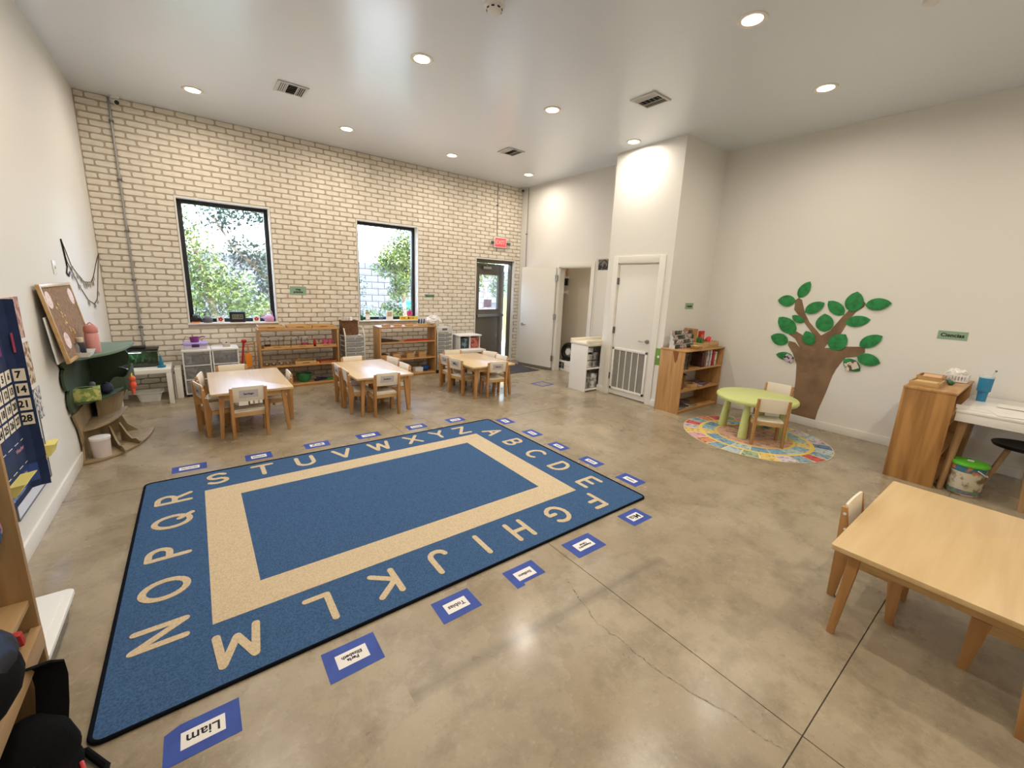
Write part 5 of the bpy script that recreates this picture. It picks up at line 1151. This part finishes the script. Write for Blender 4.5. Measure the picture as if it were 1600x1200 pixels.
t = thing('whiteboard', 'white magnetic board hanging low under the calendar', 'whiteboard', (.002, -3.66, .245)); MB().b(0, .008, -.33, .33, .006, .45).build('panel', mat('gloss_white', (228, 228, 232), .2), t); MB().b(0, .012, -.335, .335, 0, .007).b(0, .012, .33, .336, 0, .45).b(0, .012, -.336, -.33, 0, .45).build('edge_trim', m_grey, t)
t = thing('wall_plate', 'white wall plate with a small button left of the garland', 'wall plate', (0, -2.21, 1.635)); MB().b(0, .008, -.045, .045, -.055, .055).build('plate', m_white, t, bevel=.004); MB().cyl((.008, 0, 0), (.012, 0, 0), .012).build('button', mat('pale_green', (170, 196, 170), .5), t)
ga = thing('leaf_garland', 'two strands of dried leaf garland strung across the corner', 'garland', (.006, -1.828, 1.88)); m_str = mat('dark_string', (66, 58, 46), .9); m_dry = mat('dried_leaf', (150, 136, 106), .9)
up = [(-1.828, 1.88), (-1.724, 1.785), (-1.593, 1.655), (-1.381, 1.577), (-1.138, 1.502), (-.951, 1.493), (-.746, 1.49), (-.564, 1.552), (-.252, 1.71), (-.016, 1.816)]
lo_ = [(-1.828, 1.88), (-1.793, 1.773), (-1.734, 1.682), (-1.595, 1.597), (-1.415, 1.476), (-1.077, 1.315), (-.769, 1.253), (-.565, 1.295), (-.451, 1.382), (-.016, 1.816)]
for s in (up, lo_): MB().tube([(0, y + 1.828, z - 1.88) for y, z in s], .0035, 6).build('string', m_str, ga)
MB().tube([(0, 0, 0), (0, .05, -.16), (0, .06, -.24), (0, .0, -.29), (0, .07, -.32), (0, .14, -.28)], .006, 6).build('cord', m_blackp, ga)
rg = random.Random(9)
for (y, z) in up[2:8] + lo_[3:9] + [(-1.04, 1.497), (-.85, 1.49), (-1.25, 1.54), (-.65, 1.52)]:
    for q in range(3):
        a = rg.uniform(-2.6, -.5); l = rg.uniform(.05, .085); c = (y + 1.828 + rg.uniform(-.02, .02), z - 1.88)
        dx, dz = math.cos(a) * l, math.sin(a) * l
        MB().prism([(c[0], c[1]), (c[0] + dx * .5 - dz * .22, c[1] + dz * .5 + dx * .22), (c[0] + dx, c[1] + dz), (c[0] + dx * .5 + dz * .22, c[1] + dz * .5 - dx * .22)], .002 + q * .002, .003 + q * .002, 'x').build('leaf', m_dry, ga)

# ------------------------------------------------------------------ cubby shelf at the left edge with backpacks
cs = thing('cubby_shelf', 'tall oak cubby shelf against the left wall at the photo edge', 'cubby shelf', (0.004, -6.60, 0))
m_cx = wood('cubby_y', (184, 152, 108), (158, 124, 82), 'y'); m_cz = wood('cubby_z', (170, 138, 96), (142, 110, 72), 'z')
LY2 = 1.19
for y0 in (0, .68, LY2 - .02): MB().b(.002, .39 if y0 else .39, y0, y0 + .02, 0, 1.24 if y0 != .68 else .41).build('side_panel', m_cz, cs, bevel=.002)
MB().b(.002, .38, .02, LY2 - .02, .563, .585).build('shelf_board', m_cx, cs, bevel=.002); MB().b(.002, .37, .02, LY2 - .02, .452, .470).build('shelf_board', m_cx, cs, bevel=.002)
MB().b(.37, .396, .02, LY2 - .02, .41, .482).build('front_rail', m_cx, cs, bevel=.002); MB().b(.002, .385, .02, LY2 - .02, .03, .05).build('shelf_board', m_cx, cs); MB().b(.002, .396, 0, LY2, 1.24, 1.262).build('top_board', m_cx, cs); MB().b(.002, .01, .02, LY2 - .02, .05, 1.24).build('back_panel', m_cz, cs)
t = thing('round_bag', 'round blue patterned bag hanging in the cubby shelf', 'bag', (.262, -5.468, .868)); m_rb = mat('blue_toy_print', (30, 74, 116), .6, noise=((170, 120, 130), 26, 3, .56, .62))
MB().lathe([(.001, 0), (.105, 0), (.118, .01), (.118, .032), (.10, .040), (.001, .042)], n=30).xf(Matrix.Rotation(PI / 2, 4, 'X')).build('body', m_rb, t, smooth=True); MB().tube([(0, .003, .11), (.0, .003, .20), (.02, .004, .26)], .006).build('strap', m_blackp, t)
t = thing('backpack', 'dark blue checked backpack resting on the cubby rail', 'backpack', (.30, -5.80, .471)); m_chk = mat('blue_check', (28, 44, 74), .8, noise=((16, 20, 30), 16, 2, .45, .55)); m_bp = mat('black_nylon', (8, 8, 10), .85, spec=.15, bump=(40, .3))
mb = MB(); mb.ball((0, 0, .11), .15, (1.0, 1.25, .72), 22, 12); mb.v = [(x, y, max(0, z)) for x, y, z in mb.v]; mb.build('body', m_bp, t, smooth=True)
mb = MB(); mb.ball((.02, .03, .155), .12, (1.0, 1.3, .5), 20, 10); mb.build('top_flap', m_chk, t, smooth=True)
MB().box((.05, .19, .10), (.12, .02, .05), (.3, 0, 0)).build('red_tab', m_red, t, bevel=.006)
sp = [(.05, .14, .03), (.10, .235, -.035), (.122, .265, -.07), (.125, .262, -.12), (.122, .235, -.20), (.115, .18, -.30)]
mb = MB()
for (x, y, z) in sp: mb.v += [(x - .034, y - .010, z + .004), (x + .034, y + .010, z - .004), (x + .036, y + .002, z - .008), (x - .032, y - .018, z)]
for k in range(5):
    for q in range(4): mb.f.append((k * 4 + q, k * 4 + (q + 1) % 4, k * 4 + 4 + (q + 1) % 4, k * 4 + 4 + q))
mb.f += [(3, 2, 1, 0), (20, 21, 22, 23)]
mb.build('shoulder_strap', m_bp, t, bevel=.002)
o = MB().box((0, 0, .05), (.20, .26, .10)).build('red_lunch_bag', m_red, bevel=.02); o.location = (.19, -5.80, .586); tag(o, 'red bag on the cubby board above the backpack', 'bag')
t = thing('backpack', 'black backpack with a red zip pull slumped on the floor', 'backpack', (.36, -5.66, 0)); mb = MB(); mb.ball((0, 0, .12), .17, (.62, 1.0, .95), 36, 24)
def lump(x, y, z):
    k = 1 + .10 * math.sin(x * 31 + y * 17) + .08 * math.sin(z * 37 + y * 23) + .05 * math.sin(x * 60 - z * 40)
    return (x * k + .03 * math.sin(y * 12), y * k * (1.12 if z < .1 else .95), max(.001, z * (1 + .12 * math.sin(y * 19 + 1))))
mb.v = [lump(*q) for q in mb.v]; mb.build('body', m_bp, t, smooth=True); MB().ball((.05, .06, .06), .09, (.7, 1, .7), 16, 8).build('front_pocket', m_bp, t, smooth=True); MB().box((.125, -.02, .10), (.012, .05, .022), (0, .2, .3)).build('zip_pull', m_red, t, bevel=.004)
MB().tube([(.06, .10, .05), (.10, .13, .02), (.16, .04, .012), (.15, -.10, .010)], .012, 8).build('strap', m_bp, t, smooth=True)
t = thing('storage_tub', 'clear storage tub with a white lid behind the cubby shelf', 'storage tub', (.185, -4.90, 0))
MB().add(rl(.10, .20, .02, .0) + rl(.12, .225, .025, .125), [(k, (k + 1) % 24, 24 + (k + 1) % 24, 24 + k) for k in range(24)] + [tuple(range(24))[::-1]]).build('body', m_clear, t, smooth=True)
MB().prism(rrect(.133, .238, .03, 5), .122, .145).build('lid', m_white, t, bevel=.006); MB().prism(rrect(.10, .20, .02, 5), .1445, .150).build('lid_panel', m_white, t, bevel=.004); MB().b(-.08, .08, -.17, .17, .006, .09).build('contents', stuffm[2], t, bevel=.01)

# ------------------------------------------------------------------ changing cabinet beside the bump-out
t = thing('changing_cabinet', 'white diaper changing cabinet with open side shelves', 'cabinet', (5.80, -2.835, 0)); w_, d_ = .74, .365
MB().b(0, .018, 0, d_, 0, .76).build('end_panel', m_whitel, t, bevel=.002); MB().b(w_ - .018, w_, 0, d_, 0, .76).build('end_panel', m_whitel, t, bevel=.002); MB().b(.018, w_ - .018, d_ - .012, d_, 0, .76).build('back_panel', m_whitel, t)
for z in (.02, .37, .745): MB().b(.018, w_ - .018, .003, d_ - .012, z, z + .018).build('shelf_board', m_whitel, t)
MB().b(-.012, w_, -.012, d_ + .012, .763, .80).build('changing_top', m_cream, t, bevel=.008)
MB().prism([(-.014, .80), (.03, .80), (.02, .84), (-.014, .845)], -.012, w_, 'x').prism([(d_ + .014, .80), (d_ - .03, .80), (d_ - .02, .84), (d_ + .014, .845)], -.012, w_, 'x').build('raised_edge', m_cream, t, bevel=.004)
for k, (x, z, s) in enumerate(((.11, .39, (.13, .16, .11)), (.26, .39, (.12, .16, .10)), (.12, .51, (.15, .15, .09)), (.27, .51, (.12, .15, .12)), (.12, .64, (.16, .16, .08)), (.11, .04, (.12, .16, .20)), (.27, .04, (.14, .16, .24)))):
    o = MB().b(-s[0] / 2, s[0] / 2, -s[1] / 2, s[1] / 2, 0, s[2]).build('diaper_pack', [mat('pack_white', (216, 214, 210), .5, noise=((150, 148, 146), 14, 3, .5, .58)), mat('pack_grey', (150, 148, 146), .5, noise=((90, 90, 92), 14, 3, .5, .58))][k % 2], bevel=.018)
    o.location = (5.80 + x, -2.835 + .13, z); tag(o, 'wrapped pack in the changing cabinet, ' + ['lower left of the upper bay', 'lower right of the upper bay', 'middle left of the upper bay', 'middle right of the upper bay', 'topmost in the upper bay', 'left in the bottom bay', 'tall one right in the bottom bay'][k], 'pack', 'packs in the changing cabinet')
# closet contents
t = thing('floor_fan', 'round black and white fan resting on a white box in the closet', 'fan', (6.87, -1.36, .205))
MB().tube([(0, .15 * math.cos(a * PI / 12), .17 + .15 * math.sin(a * PI / 12)) for a in range(25)], .045, 10).build('ring', m_blackp, t, smooth=True); MB().lathe([(.001, -.03), (.06, -.03), (.075, 0), (.06, .03), (.001, .03)], n=20).xf(Matrix.Translation((0, 0, .17)) @ Matrix.Rotation(PI / 2, 4, 'Y')).build('hub', m_white, t, smooth=True)
for k in range(5): a = k * 2 * PI / 5; MB().box((0, .09 * math.cos(a), .17 + .09 * math.sin(a)), (.01, .10, .04), (a, 0, 0)).build('blade', m_grey, t)
MB().b(-.09, .09, -.10, .10, 0, .03).build('stand', m_blackp, t, bevel=.006)
t = thing('white_carton', 'white printed carton on the closet floor under the fan', 'carton', (6.87, -1.40, 0)); MB().b(-.12, .12, -.20, .20, .0, .203).build('box', m_white, t, bevel=.004); MB().b(-.1215, -.1202, .02, .17, .04, .17).build('print', MATS['grey_photo'], t); MB().b(-.121, -.1204, -.20, .20, .10, .107).build('packing_tape', MATS['pale_tin'], t)
t = thing('closet_hook', 'white wall hook with a red lanyard and dark case in the closet', 'hook', (7.058, -1.0, 1.86)); MB().b(-.02, 0, -.05, .05, -.02, .02).build('plate', m_white, t); MB().b(-.06, -.02, -.04, .04, -.16, -.02).build('case', m_blackp, t, bevel=.006); MB().tube([(-.02, .0, .02), (-.03, .01, .10), (-.02, -.01, .22)], .008).build('lanyard', m_red, t)
t = thing('closet_bracket', 'small white bracket on the closet wall below the hook', 'bracket', (7.058, -1.0, 1.56)); MB().b(-.012, 0, -.05, .05, -.04, .04).build('plate', m_white, t); MB().b(-.10, -.012, -.02, .02, -.01, .01).build('arm', m_white, t)

# ------------------------------------------------------------------ paper tree on the right wall
pt = thing('paper_tree', 'brown paper tree with green paper leaves on the cream wall', 'wall decoration', (XT, -5.45, 0))
m_kraft = mat('brown_kraft_paper', (140, 113, 86), .9, noise=((116, 91, 67), 4, 5, .4, .65), bump=(14, .5))
up = [(-5.271, .778), (-5.205, .92), (-5.131, 1.019), (-5.138, 1.075), (-5.208, 1.066), (-5.276, 1.003), (-5.201, 1.113), (-5.118, 1.163), (-5.201, 1.209), (-5.297, 1.161), (-5.434, 1.119), (-5.38, 1.205), (-5.269, 1.334), (-5.13, 1.488), (-5.126, 1.611), (-5.158, 1.641), (-5.197, 1.62), (-5.26, 1.45), (-5.329, 1.34), (-5.412, 1.255), (-5.477, 1.188), (-5.564, 1.26), (-5.648, 1.424), (-5.717, 1.539), (-5.779, 1.585), (-5.816, 1.64), (-5.851, 1.611), (-5.842, 1.568), (-5.783, 1.511), (-5.74, 1.432), (-5.713, 1.353), (-5.679, 1.239), (-5.585, 1.138), (-5.539, 1.04), (-5.664, 1.052), (-5.75, 1.084), (-5.929, 1.107), (-5.941, 1.038), (-5.874, .978), (-5.772, .951), (-5.738, .888), (-5.699, .79), (-5.676, .705), (-5.644, .471), (-5.60, .233), (-5.591, .105), (-5.312, .112), (-5.305, .32), (-5.294, .576)]
MB().prism([(y + 5.45, z) for y, z in up], -.004, -.001, 'x').build('trunk', m_kraft, pt)
m_lf = mat('green_tissue_leaf', (44, 142, 76), .75, noise=((34, 116, 60), 20, 3, .4, .65), bump=(40, .6))
LV = [((-5.158, 1.641), (-5.255, 1.851), .06), ((-5.134, 1.594), (-4.921, 1.60), .07), ((-5.258, 1.462), (-5.452, 1.594), .065), ((-5.669, 1.459), (-5.484, 1.618), .065), ((-5.738, 1.50), (-5.752, 1.743), .085), ((-5.85, 1.59), (-6.083, 1.624), .065), ((-5.693, 1.368), (-5.928, 1.427), .062), ((-5.511, 1.235), (-5.475, 1.462), .09), ((-5.269, 1.334), (-5.122, 1.41), .042), ((-5.195, 1.184), (-4.966, 1.375), .085), ((-5.135, 1.056), (-4.91, 1.115), .075), ((-5.405, 1.056), (-5.307, 1.226), .065), ((-5.603, 1.027), (-5.727, 1.230), .09), ((-5.877, 1.11), (-6.067, 1.251), .065), ((-5.877, .984), (-6.099, .939), .068), ((-5.219, .867), (-5.012, .875), .05), ((-5.759, .93), (-5.935, .815), .062)]
for k, ((ay, az), (by, bz), wd) in enumerate(LV):
    L = math.hypot(by - ay, bz - az); dy, dz = (by - ay) / L, (bz - az) / L; ny, nz = -dz, dy
    mb = MB(); n = 8; rows = []
    for i in range(n + 1):
        s = i / n; w = wd * 1.1 * (math.sin(PI * s) ** .62) * (1.06 - .2 * s) if 0 < i < n else .001
        for j in (-1, 0, 1):
            d = -.005 - (.010 if j else .018) * math.sin(PI * s) - .004 * (k % 3)
            mb.v.append((d, ay + dy * L * s + ny * w * j + 5.45, az + dz * L * s + nz * w * j))
    for i in range(n):
        for j in range(2): a = i * 3 + j; mb.f.append((a, a + 1, a + 4, a + 3))
    mb.build('leaf', m_lf, pt, smooth=True)
for (yy, zz, a, w, h, m_) in ((-5.18, .848, .5, .115, .085, mat('group_photo', (196, 184, 196), .5, noise=((60, 40, 50), 26, 3, .5, .56))), (-5.848, .866, -.5, .12, .10, mat('pale_photo', (222, 206, 190), .5, noise=((90, 70, 60), 24, 3, .53, .58)))):
    MB().box((-.028, yy + 5.45, zz), (.002, w, h), (a, 0, 0)).build('photo', m_, pt)

# ------------------------------------------------------------------ contents of the bookcase beside the service door
def book(label, x, y, z, th, d, h, m_, tilt=0, flat=False, rz=0, group=None):
    t = thing('picture_book', label, 'book', (x, y, z), rz, group); R = Matrix.Rotation(tilt, 4, 'Y')
    if flat: R = Matrix.Translation((0, 0, th / 2)) @ Matrix.Rotation(PI / 2, 4, 'Y') @ Matrix.Translation((0, 0, -h / 2))
    MB().b(-th / 2, -th / 2 + .002, -d / 2, d / 2, 0, h).b(th / 2 - .002, th / 2, -d / 2, d / 2, 0, h).b(-th / 2, th / 2, -d / 2, -d / 2 + .002, 0, h).xf(R).build('cover', m_, t); MB().b(-th / 2 + .002, th / 2 - .002, -d / 2 + .002, d / 2 - .004, .003, h - .003).xf(R).build('pages', m_paper, t)
cov = lambda n, c: mat('cover_' + n, c, .5, noise=(tuple(int(q * .7) for q in c), 12, 2, .5, .58))
gb = 'books in the bookcase by the service door'
book('pale green thin book leaning at the left end of the top compartment', 6.10, -4.20, .616, .012, .22, .235, cov('sage', (176, 180, 140)), .04, group=gb)
book('grey thin book leaning second in the top compartment', 6.15, -4.20, .616, .012, .22, .225, cov('greyish', (130, 122, 110)), .10, group=gb)
book('dark brown thin book leaning third in the top compartment', 6.21, -4.20, .616, .012, .22, .20, cov('umber', (96, 76, 58)), .22, group=gb)
for k, (x, c, h_) in enumerate(((6.60, (70, 36, 34), .21), (6.66, (120, 52, 44), .215), (6.74, (196, 190, 190), .235), (6.82, (206, 196, 200), .235), (6.90, (186, 36, 48), .225), (6.965, (226, 214, 196), .20))):
    book(['dark maroon box book in the top compartment', 'rust red book in the top compartment', 'grey white book in the top compartment', 'pale lilac book in the top compartment', 'bright red book in the top compartment', 'cream book at the right of the top compartment'][k], x, -4.22, .616, .052, .16, h_, cov('c%d' % k, c), group=gb)
t = thing('woven_basket', 'woven basket on the middle shelf beside the service door', 'basket', (6.20, -4.20, .326)); MB().lathe([(.001, 0), (.075, 0), (.09, .19), (.10, .205), (.092, .205), (.07, .012), (.001, .012)], n=24).build('body', mat('straw_wicker', (150, 106, 58), .85, noise=((100, 66, 32), 60, 2, .42, .58), bump=(110, .8)), t, smooth=True); MB().tube([(.098 * math.cos(a * PI / 12), .098 * math.sin(a * PI / 12), .205) for a in range(25)], .008, 8).build('rim', MATS['straw_wicker'], t, smooth=True)
tray('small wooden tray on the middle shelf beside the woven basket', 6.44, -4.23, .326, .17, .16, .06, slot=False)
book('purple book lying at the right of the middle shelf', 6.78, -4.17, .326, .018, .22, .28, cov('plum', (112, 84, 100)), flat=True, rz=.25, group=gb); book('mauve book lying on the purple book', 6.77, -4.17, .345, .015, .20, .26, cov('mauve', (136, 104, 120)), flat=True, rz=-.1, group=gb)
for k, (x, y, z, c, r) in enumerate(((6.20, -4.20, .046, (150, 146, 150), .2), (6.28, -4.17, .063, (96, 88, 92), -.3), (6.46, -4.22, .046, (186, 160, 120), .1), (6.52, -4.12, .063, (124, 110, 112), .5))):
    book(['grey magazine lying at the left of the bottom shelf', 'dark magazine lying on the grey magazine', 'tan magazine lying mid bottom shelf', 'brown magazine lying on the tan magazine'][k], x, y, z, .016, .20, .26, cov('m%d' % k, c), flat=True, rz=r, group=gb)
t = thing('card_rack', 'four-tier rack of small pictures on the bookcase top', 'rack', (6.09, -4.06, .885)); m_pic = [mat('tiny_picture_%d' % i, c, .6, noise=(c2, 40, 2, .47, .55)) for i, (c, c2) in enumerate((((70, 92, 76), (30, 40, 36)), ((150, 84, 84), (206, 196, 190)), ((206, 200, 190), (96, 84, 80)), ((60, 50, 52), (130, 120, 110))))]
for k in range(4):
    MB().b(0, .52, -.09 + k * .022, -.068 + k * .022, 0, .045 + k * .062).build('tier', MATS['pale_grey_plastic'], t)
    for q in range(9): MB().box((.03 + q * .0575, -.094 + k * .022, .030 + k * .062), (.054, .003, .052), (-.08, 0, 0)).build('picture', m_pic[(q * 7 + k * 3 + q // 3) % 4], t)
MB().b(.52, .535, -.10, .10, 0, .26).build('rack_end', m_sz, t)
bowl('wooden_bowl', 'shallow wooden bowl with a cloth at the bookcase front edge', 6.42, -4.27, .886, .075, .045, m_wx)
o = MB().ball((0, 0, .02), .05, (1, 1, .35), 14, 6).build('bowl_cloth', mat('pale_yellow_cloth', (214, 206, 150), .9), smooth=True, loc=(6.42, -4.27, .90)); tag(o, 'pale yellow cloth lying in the wooden bowl', 'cloth')
tray('square wooden tray with green leaves on the bookcase top', 6.66, -4.20, .885, .17, .17, .07, slot=False)
t = thing('toy_leaf_bunch', 'bunch of green felt leaves standing in the square tray', 'toy plant', (6.66, -4.18, .893))
for k in range(7): a = k * .9; MB().box((.03 * math.cos(a), .03 * math.sin(a), .08), (.035, .004, .11), (.3 * math.cos(a), .3 * math.sin(a), a)).build('leaf', m_lf if k % 2 else MATS['grass_green'], t, bevel=.001)
tray('long wooden tray with toys at the right end of the bookcase top', 6.92, -4.15, .885, .27, .24, .08, slot=False)
t = thing('red_toy_box', 'tall red box standing in the toy tray', 'box', (6.86, -4.09, .893)); MB().b(-.055, .055, -.02, .02, 0, .21).build('carton', mat('red_carton', (196, 44, 36), .5), t, bevel=.003); MB().b(-.04, .04, -.0212, -.0203, .10, .16).build('label_panel', mat('label_pink', (226, 120, 110), .6), t)
t = thing('red_toy', 'pinkish red toy with a white ring in the toy tray', 'toy', (6.94, -4.17, .893)); MB().ball((0, 0, .07), .06, (1, .8, 1.1), 14, 8).build('body', mat('toy_red', (214, 60, 70), .5), t, smooth=True); MB().tube([(.03 * math.cos(a * PI / 8), -.05, .08 + .03 * math.sin(a * PI / 8)) for a in range(17)], .006).build('ring', m_white, t)
o = MB().box((0, 0, .03), (.10, .05, .05), (0, .2, .4)).build('blue_toy_block', mat('toy_blue', (40, 66, 150), .5), bevel=.008); o.location = (7.0, -4.2, .897); tag(o, 'blue toy block at the right end of the toy tray', 'toy')

# ------------------------------------------------------------------ desk corner on the right
t = thing('white_desk', 'white desk with round wooden legs at the right edge', 'desk', (6.63, -7.12, 0)); DX, DY_, = .52, .262
MB().b(-DX, DX, -DY_, DY_, .722, .745).build('desktop', m_whitel, t, bevel=.004); MB().b(-DX + .006, DX - .006, -DY_ + .006, DY_ - .006, .645, .722).build('drawer_case', m_whitel, t, bevel=.003)
for sx in (-1, 1):
    for sy in (-1, 1): MB().tube([(sx * (DX - .02), sy * (DY_ - .025) , 0), (sx * (DX - .07), sy * (DY_ - .06), .645)], [.020, .030], 14).build('leg', wood('ash_leg', (176, 140, 96), (146, 110, 70), 'z'), t, smooth=True)
t = thing('black_stool', 'black shell chair with splayed wooden legs under the desk', 'chair', (6.62, -7.28, 0)); mb = MB(); mb.lathe([(.001, .405), (.12, .40), (.185, .415), (.20, .44), (.195, .445), (.12, .42), (.001, .418)], n=24); mb.build('seat', m_blackp, t, smooth=True)
for a in (45, 135, 225, 315): c, s = math.cos(math.radians(a)), math.sin(math.radians(a)); MB().tube([(c * .25, s * .25, 0), (c * .11, s * .11, .405)], [.012, .018], 10).build('leg', MATS['ash_leg'], t, smooth=True)
t = thing('toy_bucket', 'clear bucket of toys with a bright green lid under the desk', 'bucket', (6.20, -7.02, 0)); MB().lathe([(.001, 0), (.095, 0), (.105, .02), (.112, .24), (.108, .27), (.001, .27)], n=28).build('label_body', mat('toy_label', (206, 196, 170), .4, noise=((120, 100, 70), 12, 4, .48, .6)), t, smooth=True)
MB().lathe([(.096, .012), (.107, .022), (.108, .055), (.001, .055)], n=28).build('toys_low', mat('toy_mix', (120, 90, 140), .5, noise=((96, 140, 90), 16, 2, .45, .55)), t, smooth=True); MB().lathe([(.1125, .215), (.114, .25), (.110, .272), (.001, .272)], n=28).build('toys_high', mat('toy_mix_b', (60, 110, 130), .5, noise=((210, 120, 60), 18, 2, .48, .58)), t, smooth=True)
MB().lathe([(.001, .272), (.122, .270), (.124, .282), (.118, .296), (.09, .303), (.001, .305)], n=30).build('lid', mat('vivid_green', (88, 176, 40), .4), t, smooth=True); MB().prism(rrect(.028, .02, .008, 3), .304, .307).build('lid_label', m_white, t)
MB().tube([(.118 * math.cos(a), .118 * math.sin(a), .255 - .06 * math.sin((a + 2.6) / 2.4 * PI)) for a in [-2.6 + 2.4 * i / 12 for i in range(13)]], .005, 6).build('bail_handle', m_white, t, smooth=True)
t = thing('blue_tumbler', 'tall blue tumbler with a clear lid and straw on the desk', 'tumbler', (6.82, -6.945, .7455)); m_tb = mat('teal_blue', (46, 128, 170), .35)
MB().lathe([(.001, 0), (.032, 0), (.036, .09), (.047, .10), (.050, .225), (.001, .228)], n=26).build('cup', m_tb, t, smooth=True); MB().lathe([(.051, .225), (.053, .232), (.050, .245), (.001, .247)], n=26).build('lid', mat('frosted_lid', (196, 214, 220), .25), t, smooth=True); MB().cyl((-.02, -.02, .24), (-.02, -.045, .30), .005, n=8).build('straw', MATS['frosted_lid'], t); MB().ball((-.02, -.046, .30), .009, (1, 1, 1), 8, 6).build('straw_tip', MATS['muted_green'], t, smooth=True)
for k, (x, y, a) in enumerate(((6.30, -6.98, .1), (6.42, -7.10, -.15), (6.27, -7.20, .3), (6.70, -7.2, .05))):
    o = MB().box((0, 0, .0006), (.21, .28, .0008), (0, 0, a)).build('loose_sheet', m_paper); o.location = (x, y, .7458 + k * .0012); tag(o, ['loose white sheet at the cabinet end of the desk', 'loose white sheet in the middle of the desk front', 'loose white sheet hanging near the desk front corner', 'loose white sheet lying towards the wall on the desk'][k], 'paper', 'loose sheets on the desk')
t = thing('tissue_basket', 'white slotted basket with tissues at the wall end of the bookcase top', 'basket', (6.90, -6.745, .888)); m_wb = m_white
for q in ((-.09, .09, -.085, -.080), (-.09, .09, .080, .085), (-.09, -.085, -.08, .08), (.085, .09, -.08, .08)):
    MB().b(*q, .0, .018).build('lower_band', m_wb, t); MB().b(*q, .06, .078).build('upper_band', m_wb, t)
MB().b(-.09, .09, -.085, .085, 0, .004).build('bottom', m_wb, t)
for k in range(8):
    for s in (-1, 1): MB().b(-.086 + k * .0235, -.078 + k * .0235, min(s * .08, s * .085), max(s * .08, s * .085), .018, .06).build('slat', m_wb, t); MB().b(min(s * .085, s * .09), max(s * .085, s * .09), -.078 + k * .021, -.070 + k * .021, .018, .06).build('slat', m_wb, t)
for k in range(3): mb = MB(); mb.ball((-.04 + .04 * k, -.03 + .03 * k, .075), .045, (1, 1, .9), 10, 8); mb.v = [(x + rb.uniform(-.01, .01), y + rb.uniform(-.01, .01), z + rb.uniform(-.012, .02)) for x, y, z in mb.v]; mb.build('tissue', m_paper, t)
tray('wooden tray with a handle slot nearest the bookcase front end', 6.28, -6.62, .888, .30, .20, .05, m_wy, slot=False)
o = MB().b(-.12, .10, -.08, .07, 0, .004).build('tray_card', mat('kraft_card', (214, 180, 120), .7)); o.location = (6.27, -6.615, .925); o.rotation_euler = (0, .05, 0); tag(o, 'tan card lying in the front wooden tray', 'card')
tray('wooden tray with a pinkish card behind the front tray', 6.63, -6.60, .888, .28, .18, .06, m_sy, slot=False)
o = MB().b(-.11, .09, -.07, .06, 0, .004).build('tray_card', mat('pink_card_b', (222, 178, 142), .7)); o.location = (6.62, -6.60, .936); o.rotation_euler = (0, -.1, 0); tag(o, 'pinkish card lying in the rear wooden tray', 'card')
t = thing('green_stone', 'dark green polished object beside the wooden trays', 'ornament', (6.56, -6.745, .888)); MB().ball((0, 0, .022), .035, (1.1, .8, .65), 14, 8).build('body', mat('bottle_green', (40, 96, 60), .3), t, smooth=True); MB().ball((.02, .02, .04), .02, (1.2, 1, .6), 10, 6).build('top', MATS['slate_grey'], t, smooth=True)
